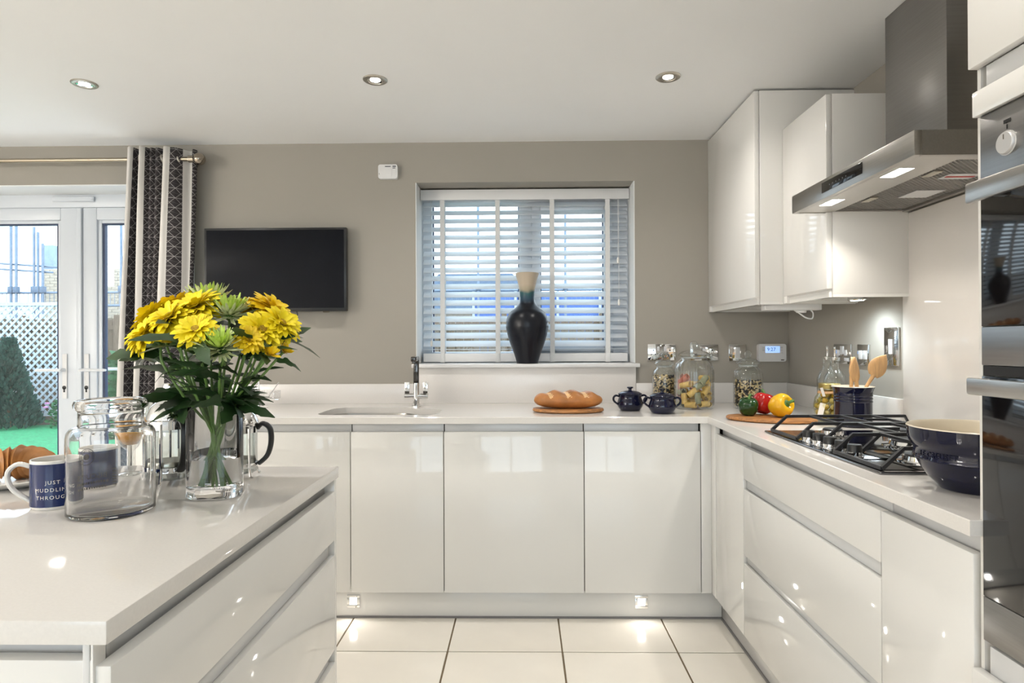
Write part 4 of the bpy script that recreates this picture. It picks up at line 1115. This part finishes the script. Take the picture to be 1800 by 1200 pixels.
def bar(a0, x0, x1, z0, z1):
    n = 4; vs = []
    for k in range(n+1):
        x = x0+(x1-x0)*k/n
        for z in (z0, z1): vs.append((x, z, 0))
    return wrap(vs, r, a0, 0), [(2*k, 2*k+2, 2*k+3, 2*k+1) for k in range(n)]
for j, (z, L) in enumerate(((.046, .030), (.036, .026))):
    rr = random.Random(j); x = -L
    while x < L:
        w_ = rr.uniform(.002, .004); m.add(*bar(back, x, x+w_, z-.0022, z+.0022)); x += w_+.0016
for k in range(7):
    z = .036+k*.0052; m.add(*bar(back, -.044, -.037, z, z+.0032))
def ring(ra, rb, zc, n=40):
    vs = []
    for k in range(n):
        a = 2*PI*k/n
        for q in (ra, rb): vs.append((q*math.cos(a), q*math.sin(a), 0))
    return wrap([(x, y+zc, 0) for x, y, _ in vs], r, back+.12, 0), [(2*k, 2*((k+1) % n), 2*((k+1) % n)+1, 2*k+1) for k in range(n)]
m.add(*ring(.0150, .0162, .098)); m.add(*ring(.0092, .0101, .098)); m.add(*ring(.0001, .0058, .098))
for k in range(18):
    a = math.radians(-20+k*13); vs = [(.0108, -.0008, 0), (.0140, -.0008, 0), (.0140, .0008, 0), (.0108, .0008, 0)]
    m.add(wrap([(x*math.cos(a)-y*math.sin(a), .098+x*math.sin(a)+y*math.cos(a), 0) for x, y, _ in vs], r, back+.12, 0), [(0, 1, 2, 3)])
m.build('print', M_print, jb)

t = thing('juice_glass', 'stemmed glass of orange juice seen behind the big jar', 'glass', (-.935, 1.482, WT+.0003))
gp = [(0, 0), (.032, 0), (.033, .002), (.010, .006), (.006, .012), (.009, .022), (.006, .032), (.009, .042), (.006, .052), (.008, .062), (.022, .074), (.030, .092), (.037, .125), (.043, .172), (.0418, .172), (.0355, .125), (.0285, .094), (.020, .080), (0, .075)]
m = MB(); m.lathe(gp, 40); m.build('bowl_and_stem', M_jar, t, angle=70)
m = MB(); m.lathe([(0, .0755), (.0195, .0802), (.028, .0942), (.0335, .118), (.0365, .136), (0, .136)], 36); m.build('juice', mat('orange_juice', (.95, .40, .006), .25, var=.04, Emission_Strength=0.), t)

# ------------------------------------------------------------------ cafetieres
def cafetiere(x, y, s, label, hang, extra=0):
    t = thing('cafetiere', label, 'cafetiere', (x, y, WT+.0003), 'glass and chrome cafetieres', 0); r = .045*s; H = .145*s
    m = MB(); m.lathe([(0, .014*s), (r*.9, .012*s), (r, .020*s), (r, H), (r-.001, H), (r-.001, .021*s), (r*.88, .0135*s), (0, .0155*s)], 40); m.build('beaker', M_jar, t, angle=60)
    m = MB()
    m.lathe([(r*1.03, H*.86), (r*1.06, H*.86), (r*1.06, H*.99), (r*1.03, H*.99)], 40, closed=True)
    m.lathe([(r*1.01, .030*s), (r*1.05, .030*s), (r*1.05, .040*s), (r*1.01, .040*s)], 40, closed=True)
    for k in range(4):
        a = hang+PI/4+k*PI/2; ca, sa = math.cos(a), math.sin(a)
        m.tube([(ca*r*1.05, sa*r*1.05, H*.95), (ca*r*1.05, sa*r*1.05, .028*s), (ca*r*1.18, sa*r*1.18, .004*s), (ca*r*1.30, sa*r*1.30, .004*s)], .0055*s, 8, flat=(1, .5))
    m.build('frame', M_chrome, t)
    m = MB(); m.lathe([(0, H+.046*s), (r*.30, H+.046*s), (r*.55, H+.042*s), (r*.90, H+.028*s), (r*1.08, H+.008*s), (r*1.10, H+.001*s), (r*1.02, H-.004*s), (r*1.0, H+.001*s), (0, H+.002*s)], 40); lid = m.build('lid', M_chrome, t)
    m = MB(); m.tube([(0, 0, .042*s), (0, 0, H+.062*s)], .0028*s, 8)
    m.lathe([(0, H+.056*s), (.008*s, H+.056*s), (.015*s, H+.062*s), (.0165*s, H+.074*s), (.014*s, H+.080*s), (0, H+.082*s)], 24); m.build('plunger_knob', M_chrome, lid)
    m = MB(); m.lathe([(0, .040*s), (r*.93, .040*s), (r*.95, .046*s), (r*.90, .052*s), (0, .056*s)], 36); m.build('plunger_disc', M_nickel, t)
    c, sn = math.cos(hang), math.sin(hang)
    hp = spline([(r*1.02, 0, H*.93), (r*1.35, 0, H*1.02), (r*1.78, 0, H*.92), (r*1.85, 0, H*.66), (r*1.62, 0, H*.40), (r*1.10, 0, H*.24)], 6)
    m = MB(); m.tube([(c*p[0], sn*p[0], p[2]) for p in hp], [.0075*s+.002*s*math.sin(k/len(hp)*PI) for k in range(len(hp))], 10, flat=(1.35, .8)); m.build('handle', M_black, t)
cafetiere(-.800, 1.405, 1.0, 'larger chrome and glass cafetiere left of the flower vase', math.radians(-38))
cafetiere(-.672, 1.475, .84, 'smaller chrome and glass cafetiere with black handle right of the vase', math.radians(8))

# ------------------------------------------------------------------ flower vase, water, flowers
VX, VY, VH = -.637, 1.282, .192
def vshape(a):
    c, s = math.cos(a), math.sin(a); e = 3.0
    q = (abs(c/.0525)**e+abs(s/.040)**e)**(-1/e)
    return q*(1-.06*math.exp(-((abs(abs(a % PI-PI/2))/.35)**2)))
t = thing('flower_vase', 'clear glass vase holding the yellow flowers', 'vase', (VX, VY, WT+.0003), rz=.12)
def vring(k, z, n=64, off=0): return [((vshape(2*PI*i/n)*k+off)*math.cos(2*PI*i/n), (vshape(2*PI*i/n)*k+off)*math.sin(2*PI*i/n), z+(.0025*math.cos(2*PI*i/n*2+.6) if z > .15 else 0)) for i in range(n)]
def loft(rings, cap0=True, cap1=True):
    n = len(rings[0]); vs = [v for q in rings for v in q]; fs = []
    for i in range(len(rings)-1): fs += [(i*n+k, i*n+(k+1) % n, (i+1)*n+(k+1) % n, (i+1)*n+k) for k in range(n)]
    if cap0: fs.append(tuple(range(n-1, -1, -1)))
    if cap1: fs.append(tuple((len(rings)-1)*n+k for k in range(n)))
    return MB().add(vs, fs)
wl = -.0035
loft([vring(1, .001, off=-.004), vring(1, .004, off=0), vring(1, .02), vring(1, VH), vring(1, VH+.001, off=-.0015), vring(1, VH, off=wl), vring(1, .026, off=wl), vring(1, .020, off=wl-.006)]).build('glass', M_glass, t, angle=60)
wv = thing('vase_water', 'clear water standing in the flower vase', 'water', (VX, VY, WT+.0003), rz=.12)
loft([vring(1, .0201, off=wl-.0058), vring(1, .0262, off=wl+.0003), vring(1, .080, off=wl+.0003)]).build('water_body', M_water, wv, angle=60)

M_py = mat('yellow_petal', (.98, .76, .012), .5, var=.08, vscale=35)
M_po = mat('golden_petal', (.97, .64, .010), .5, var=.16, vscale=35)
M_pg = mat('lime_petal', (.55, .72, .13), .5, var=.25, vscale=45)
M_pgw = mat('pale_lime_petal', (.74, .80, .46), .5, var=.15, vscale=45)
M_pw = mat('white_petal', (.80, .78, .72), .5, var=.05, vscale=40)
M_eye = mat('flower_eye', (.42, .27, .015), .8, var=.4, vscale=200, bump=.8, bscale=700)
M_stem = mat('flower_stem', (.13, .24, .05), .5, var=.2, vscale=30)
M_leaf = mat('flower_leaf', (.022, .060, .014), .45, var=.3, vscale=25, bump=.2, bscale=60)
def petals(R, layers, rnd):
    """layers: (count, length, width, elevation deg, curl, start radius, material)"""
    m = MB()
    for cnt, L, wd, el, curl, r0, z0, mi in layers:
        for k in range(cnt):
            az = 2*PI*(k+rnd.uniform(-.3, .3))/cnt; e = math.radians(el+rnd.uniform(-9, 9)); ln = L*rnd.uniform(.88, 1.08)
            c, s = math.cos(az), math.sin(az); vs = []; pos = r0; z = z0; n = 5
            for i in range(n+1):
                f = i/n; ww = wd*(.45+.55*math.sin(PI*min(1, .15+f*.72)))*(1 if i < n else .45)
                ee = e+curl*f
                if i: pos += ln/n*math.cos(ee); z += ln/n*math.sin(ee)
                cup = .22*ww
                for j, wq in ((-1, cup), (0, 0), (1, cup)):
                    px_, py_ = pos, j*ww/2
                    vs.append(((c*px_-s*py_)*R, (s*px_+c*py_)*R, (z+wq)*R))
            fs = []
            for i in range(n):
                a = i*3; fs += [(a, a+1, a+4, a+3), (a+1, a+2, a+5, a+4)]
            m.add(vs, fs, mi)
    return m
def leaf_mesh(L, wd, droop, rnd):
    vs, fs = [], []; n = 10
    for i in range(n+1):
        f = i/n; w_ = wd*(math.sin(PI*f**.8)**.7)*(1+.35*math.sin(f*17)) if 0 < f < 1 else .0012
        z = -droop*f*f*L; x = L*f
        vs += [(x, -w_, z+.18*w_), (x, 0, z), (x, w_, z+.18*w_)]
    for i in range(n): fs += [(3*i, 3*i+1, 3*i+4, 3*i+3), (3*i+1, 3*i+2, 3*i+5, 3*i+4)]
    return MB().add(vs, fs)
FL = [('y', -.741, 1.22, 1.215, .044, 'low on the far left of the bunch'), ('y', -.775, 1.30, 1.252, .046, 'on the upper left edge of the bunch'), ('o', -.750, 1.34, 1.268, .050, 'at the top left of the bunch'),
      ('y', -.668, 1.27, 1.270, .054, 'topmost and largest, near the lime bloom at the top'), ('y', -.690, 1.215, 1.248, .044, 'in the middle left of the bunch'), ('y', -.612, 1.16, 1.222, .036, 'with its eye facing the viewer, centre left'),
      ('o', -.588, 1.36, 1.268, .046, 'on the right beside the middle lime bloom'), ('o', -.533, 1.32, 1.266, .049, 'at the top right of the bunch'), ('y', -.487, 1.25, 1.236, .040, 'on the far right edge of the bunch'),
      ('y', -.513, 1.22, 1.222, .042, 'in the right hand cluster facing forward'), ('o', -.520, 1.18, 1.205, .028, 'half open below the right hand cluster'), ('o', -.491, 1.20, 1.176, .020, 'small bud lowest on the right'), ('o', -.478, 1.24, 1.181, .017, 'smallest bud at the far lower right'),
      ('o', -.735, 1.30, 1.200, .021, 'small bud hidden under the left cluster'),
      ('g', -.690, 1.36, 1.285, .050, 'lime green bloom at the very top of the bunch'), ('g', -.605, 1.28, 1.258, .048, 'lime green bloom in the middle of the bunch'), ('g', -.567, 1.16, 1.190, .040, 'lime green bloom low at the front of the bunch'),
      ('w', -.830, 1.37, 1.186, .042, 'white bloom under the left cluster'), ('w', -.620, 1.40, 1.240, .036, 'white bloom behind the middle lime bloom'), ('w', -.745, 1.43, 1.172, .036, 'white bloom hidden at the back of the leaves')]
rnd = random.Random(11)
for i, (ty, x, y, z, R, where_) in enumerate(FL):
    R *= 1.16
    kind = {'y': 'bright yellow chrysanthemum', 'o': 'golden yellow chrysanthemum', 'g': 'spiky chrysanthemum,', 'w': 'chrysanthemum,'}[ty]
    t = thing('chrysanthemum', f'{kind} {where_}', 'flower', (VX, VY, WT+.024), 'chrysanthemums in the glass vase')
    head = Vector((x-VX, y-VY, z-WT-.024))
    out = Vector((head.x, head.y, 0)); nrm = Vector((head.x*2.2, head.y*2.2-.10, .30)).normalized()
    if i == 5: nrm = Vector((.1, -.75, .62)).normalized()
    if ty == 'g': nrm = Vector((head.x*1.2, head.y*1.2-.05, .34)).normalized()
    if i == 16: nrm = Vector((.05, -.45, .8)).normalized()
    Rm = nrm.to_track_quat('Z', 'Y').to_matrix().to_4x4(); Rm.translation = head
    if ty in 'yo':
        small = R < .03
        lay = [(17, .88, .32, -14, -.2, .10, -.02, 0), (17, .90, .32, 4, -.3, .10, 0, 0), (16, .84, .30, 20, -.35, .10, .03, 0), (14, .70, .26, 36, -.4, .10, .06, 0), (11, .50, .22, 52, -.3, .08, .08, 0)] if not small else [(9, .95, .34, 35, .2, .08, 0, 0), (8, .85, .30, 55, .2, .05, .03, 0)]
        m = petals(R, lay, rnd); m.xform(Rm); m.build('petals', M_py if ty == 'y' else M_po, t, angle=180)
        m = MB(); m.lathe([(0, .05*R), (.22*R, .06*R), (.24*R, .13*R), (.15*R, .20*R), (0, .20*R)], 16); m.xform(Rm); m.build('eye', M_eye, t)
    elif ty == 'g':
        lay = [(24, .92, .13, -22, .55, .10, -.05, 1), (25, .95, .13, -4, .5, .10, -.02, 1), (24, .92, .12, 14, .5, .10, .02, 1), (22, .84, .12, 30, .5, .10, .05, 0), (18, .72, .11, 46, .4, .08, .08, 0), (14, .56, .10, 62, .3, .06, .11, 0), (9, .42, .09, 76, .2, .03, .13, 0)]
        m = petals(R, lay, rnd); m.xform(Rm); m.build('petals', [M_pg, M_pgw], t, angle=180)
    else:
        lay = [(15, .9, .24, -10, -.3, .10, 0, 0), (13, .8, .22, 10, -.2, .10, .04, 0)]
        m = petals(R, lay, rnd); m.xform(Rm); m.build('petals', M_pw, t, angle=180)
        m = MB(); m.lathe([(0, .03*R), (.22*R, .04*R), (.2*R, .14*R), (0, .18*R)], 14); m.xform(Rm); m.build('eye', M_eye, t)
    m = MB(); m.lathe([(0, -.26*R), (.10*R, -.22*R), (.22*R, -.06*R), (.26*R, .02*R), (0, .02*R)], 14); m.xform(Rm); m.build('calyx', M_stem, t)
    a = rnd.uniform(0, 2*PI)
    foot = Vector((.028*math.cos(a), .020*math.sin(a), .0)); waist = Vector((-.10*foot.x+rnd.uniform(-.008, .008), rnd.uniform(-.008, .008), .085+rnd.uniform(-.01, .01)))
    neck = Vector((head.x*.30, head.y*.30, .150)); neck.x = max(-.035, min(.035, neck.x)); neck.y = max(-.025, min(.025, neck.y))
    mid = neck+(head-neck)*.55+Vector((head.x*.08, head.y*.08, .012)); end = head-nrm*.24*R
    pts = spline([foot, waist, neck, mid, end-nrm*.02, end], 5)
    m = MB(); m.tube(pts, [.0027]*len(pts), 7); m.build('stem', M_stem, t)
    nl = 7 if R > .03 else 4
    for k in range(nl):
        fpos = rnd.uniform(.44, .84); p = pts[int(fpos*(len(pts)-1))]
        if k == 0: p = pts[int(.45*(len(pts)-1))]
        az = math.atan2(head.y, head.x)+rnd.uniform(-1.6, 1.6); el = rnd.uniform(-.05, .9)
        L = rnd.uniform(.055, .095)*(1 if R > .03 else .7); lm = leaf_mesh(L, L*rnd.uniform(.16, .23), rnd.uniform(.2, .9), rnd)
        lm.xform(Matrix.Translation(p) @ Matrix.Rotation(az, 4, 'Z') @ Matrix.Rotation(-el, 4, 'Y') @ Matrix.Rotation(rnd.uniform(-1.0, 1.0), 4, 'X'))
        lm.build('leaf', M_leaf, t, angle=180)

# ------------------------------------------------------------------ garden and building site
M_grass = mat('lawn_grass', (.020, .21, .085), .9, var=.35, vscale=25, bump=1., bscale=200)
M_soil = mat('bed_soil', (.07, .052, .038), .95, var=.3, vscale=20)
M_pave = mat('patio_paving', (.62, .60, .57), .8, var=.1, vscale=5)
M_fence = mat('fence_timber', (.13, .092, .062), .85, var=.25, vscale=9, stretch=(6, 6, 1))
M_latt = mat('painted_lattice', (.42, .48, .53), .6, var=.06)
M_conif = mat('conifer_green', (.025, .075, .06), .8, var=.4, vscale=30)
M_bush = mat('shrub_green', (.03, .12, .045), .6, var=.3, vscale=30)
M_galv = mat('galvanised_tube', (.17, .23, .31), .5, .2, var=.1)
M_bricky = mat('buff_brick', (.40, .355, .28), .85, var=.12, vscale=12)
M_roofb = mat('slate_roof', (.12, .17, .24), .7, var=.15, vscale=8)
M_blue = mat('blue_hoarding', (.05, .12, .38), .4, var=.06)
o = MB().box(-30, 12, 3.62, 60, -.40, -.16).build('ground', M_soil); struct(o, 'bare earth around the garden')
o = MB().box(-14, 10, -16, YR-.31, -.30, -.14).build('path', mat('pale_patio', (.66, .64, .61), .8, var=.08, vscale=3)); struct(o, 'pale paved terrace behind the viewer')
o = MB().box(-14, 8, 6.2, 10.45, -.16, -.145).build('lawn', M_grass); struct(o, 'bright green lawn outside the french doors')
o = MB().box(-7, 4, 3.62, 6.2, -.16, -.14).build('path', M_pave); struct(o, 'paved strip outside the french doors')
FY = 11.6
t = thing('timber_fence', 'tall brown timber board fence along the garden', 'fence', (0, FY, -.16), )
bm_ = MB().box(0, .142, 0, .022, 0, 1.86, .003, seg=1).mesh('board', M_fence)
x = -15.2
while x < 7.5:
    o = link('board', bm_, t, (x, random.uniform(0, .008), random.uniform(-.015, .01))); x += .150
for z in (.3, 1.0, 1.65): MB().box(-15.2, 7.5, -.045, -.001, z, z+.08).build('rail', M_fence, t)
for k in range(13): MB().box(-14.8+k*1.8, -14.7+k*1.8, -.12, -.046, 0, 1.92, .004).build('post', M_fence, t)
t = thing('lattice_screen', 'white diamond lattice screen at the end of the lawn', 'lattice', (0, 10.75, -.1))
m = MB(); x0, x1, z0, z1 = -13.0, -7.92, .10, 2.02
for zz in (z0, z1): m.box(x0, x1, -.02, .02, zz-.03, zz+.03)
for xx in (x0, x1): m.box(xx-.03, xx+.03, -.025, .025, 0, z1+.05)
m.build('frame', M_latt, t)
m = MB(); step = .135; Hh = z1-z0
for sgn, yy in ((1, -.008), (-1, .006)):
    c = x0-Hh
    while c < x1:
        a, b = (c, c+Hh) if sgn > 0 else (c+Hh, c)
        za, zb = z0, z1
        if a > b: a, b, za, zb = b, a, z1, z0
        if a < x0: za += (zb-za)*(x0-a)/(b-a); a = x0
        if b > x1: zb = za+(zb-za)*(x1-a)/(b-a); b = x1
        if b-a > .02:
            d = Vector((b-a, 0, zb-za)).normalized(); nn = Vector((-d.z, 0, d.x))*.018
            q = [Vector((a, yy, za)), Vector((b, yy, zb))]
            vs = []
            for p in q: vs += [p+nn+Vector((0, -.005, 0)), p-nn+Vector((0, -.005, 0)), p-nn+Vector((0, .005, 0)), p+nn+Vector((0, .005, 0))]
            m.add(vs, [(0, 1, 5, 4), (1, 2, 6, 5), (2, 3, 7, 6), (3, 0, 4, 7), (0, 3, 2, 1), (4, 5, 6, 7)])
        c += step
o = m.build('lattice_strips', M_latt, t); o['kind'] = 'stuff'
def tuft(name, label, cat, loc, h, r, mt, n, seed, flower=None, pointed=False):
    t = thing(name, label, cat, loc); rn = random.Random(seed); m = MB()
    for k in range(n):
        f = rn.random(); a = rn.random()*2*PI
        rr = r*(1-f*.92)*math.sqrt(rn.random()) if pointed else r*math.sqrt(rn.random())*(1-.4*f)
        p = Vector((rr*math.cos(a), rr*math.sin(a), h*f)); d = Vector((math.cos(a)*.6, math.sin(a)*.6, .8 if pointed else rn.uniform(-.2, .8))).normalized()
        L = h*.07 if pointed else h*.16; s = d.cross(Vector((rn.uniform(-1, 1), rn.uniform(-1, 1), .3))).normalized()*L*.3
        m.add([p, p+d*L*.5+s, p+d*L, p+d*L*.5-s], [(0, 1, 2, 3)])
    m.build('foliage', mt, t)
    MB().tube([(0, 0, 0), (0, 0, h*.6)], h*.02, 6).build('stem', M_fence, t)
    if flower:
        for k in range(flower[1]):
            a = rn.random()*2*PI; rr = r*math.sqrt(rn.random()); q = MB()
            q.lathe([(0, -.012), (.035, -.008), (.04, .01), (0, .02)], 7, (rr*math.cos(a), rr*math.sin(a)-.1, h*rn.uniform(.7, 1.05))); q.build('blossom', flower[0], t)
tuft('conifer', 'dark green pointed conifer in front of the lattice screen', 'conifer', (-8.42, 10.1, -.15), 1.42, .46, M_conif, 3200, 2, pointed=True)
M_pink = mat('pink_blossom', (.55, .22, .45), .6, var=.1); M_wh = mat('white_blossom', (.75, .75, .75), .6, var=.05)
tuft('flowering_shrub', 'low green shrub with pink flowers right of the conifer', 'shrub', (-7.55, 10.3, -.15), .42, .33, M_bush, 500, 3, (M_pink, 6))
tuft('flowering_shrub', 'low shrub with white flowers at the foot of the conifer', 'shrub', (-8.30, 9.3, -.15), .22, .28, M_bush, 300, 4, (M_wh, 6))
tuft('climbing_shrub', 'leafy shrub growing against the fence beside the curtain', 'shrub', (-7.05, 11.1, -.15), 1.15, .30, M_bush, 420, 5)
tuft('flowering_shrub', 'green shrub with pink flowers left of the conifer', 'shrub', (-9.3, 10.25, -.15), .40, .36, M_bush, 500, 6, (M_pink, 5))
def pole(label, x, y, z1, r=.03):
    t = thing('scaffold_pole', label, 'pole', (x, y, -.16), 'scaffold poles beyond the fence')
    MB().tube([(0, 0, 0), (0, 0, z1+.16)], r, 8).build('tube', M_galv, t)
    MB().box(-.05, .05, -.05, .05, 2.55, 2.70, .01).build('clamp', M_roofb, t)
SY = 14.
for x, z, l in ((-11.62, 4.9, 'tall double scaffold pole at the left of the doors'), (-11.50, 4.9, 'twin of the tall scaffold pole at the left'), (-11.09, 3.89, 'shorter scaffold pole in the middle of the left pane'), (-11.00, 3.77, 'scaffold pole just right of the middle one'),
                (-10.89, 3.51, 'short scaffold pole in front of the brick pier'), (-10.46, 3.66, 'scaffold pole beside the left door stile'), (-9.09, 4.9, 'tall scaffold pole seen in the narrow pane'), (-9.01, 3.6, 'short scaffold pole in the narrow pane'),
                (-1.0, 4.6, 'scaffold pole seen through the left of the blind'), (.95, 4.4, 'scaffold pole seen through the right of the blind')):
    pole(l, x, SY, z)
t = thing('scaffold_rail', 'horizontal scaffold guard rails above the fence', 'rail', (0, SY+.06, 0))
for z in (2.10, 2.40): MB().tube([(-14, 0, z), (3.5, 0, z)], .028, 8).build('tube', M_galv, t)
for a, b in (((-13, 0, 3.15), (-10.6, 0, 2.98)), ((-13, 0, 3.02), (-10.7, 0, 2.86))): MB().tube([a, b], .022, 6).build('brace', M_galv, t)
m = MB()
for k in range(170): m.tube([(-13.8+k*.1, .03, 2.08), (-13.8+k*.1, .03, 2.42)], .006, 4)
o = m.build('mesh_guard', M_galv, t); o['kind'] = 'stuff'
def brick_block(par, x0, x1, y, z0, z1):
    m = MB(); m.box(x0, x1, y+.01, y+.25, z0, z1); par_ = m.build('core', M_pave, par)
    bw, bh = .225, .075
    rows_ = int((z1-z0)/bh)
    base = MB().box(0, bw-.012, 0, .02, 0, bh-.012).mesh('brick', M_bricky)
    for r_ in range(rows_):
        x = x0-(bw/2 if r_ % 2 else 0)
        while x < x1:
            a, b = max(x, x0), min(x+bw-.012, x1)
            if b-a > .03:
                o = link('brick', base, par, (a, y-.01, z0+r_*bh)); o.scale = ((b-a)/(bw-.012), 1, 1)
            x += bw
SB = 16.
t = thing('brick_pier', 'half built pale brick wall end with a grey block on top', 'brick wall', (0, 0, 0))
brick_block(t, -12.47, -11.75, SB, 1.9, 3.18)
MB().box(-12.47, -12.17, SB, SB+.2, 3.18, 3.80, .01).build('block', mat('blue_grey_block', (.25, .34, .45), .7, var=.1), t)
MB().box(-12.47, -11.75, SB+.02, SB+.24, -.16, 1.9).build('base', M_bricky, t)
t = thing('brick_pier', 'stepped half built pale brick wall seen in the narrow pane', 'brick wall', (0, 0, 0))
brick_block(t, -10.58, -9.5, SB, 1.9, 3.18); brick_block(t, -10.85, -10.582, SB, 1.9, 2.74)
MB().box(-10.85, -9.5, SB+.02, SB+.24, -.16, 1.9).build('base', M_bricky, t)
t = thing('site_house', 'dark slate roofed house on the site seen through the blind', 'house', (0, 18, -.16))
MB().box(-3.2, .4, 0, 4, 0, 2.3).build('wall', M_bricky, t)
m = MB(); m.prism([(-3.5, 2.3), (.7, 2.3), (-.3, 3.35), (-2.4, 3.35)], -.2, 4.2, axes='xzy'); m.build('roof', M_roofb, t)
for x in (-2.6, -1.2): 
    f_ = MB().box(x, x+.8, -.03, 0, .9, 2.0).build('window', M_white, t); MB().box(x+.06, x+.74, -.04, -.031, .96, 1.94).build('pane', M_ovglass, f_)
t = thing('site_hoarding', 'blue site hoarding panels seen through the blind', 'hoarding', (0, 15.2, -.16))
for k in range(4): MB().box(-1.2+k*1.02, -.2+k*1.02, 0, .05, 0, 2.55, .005).build('panel', M_blue, t)
for k in range(5): MB().box(-1.23+k*1.02, -1.17+k*1.02, -.06, -.001, 0, 2.65, .005).build('post', M_latt, t)
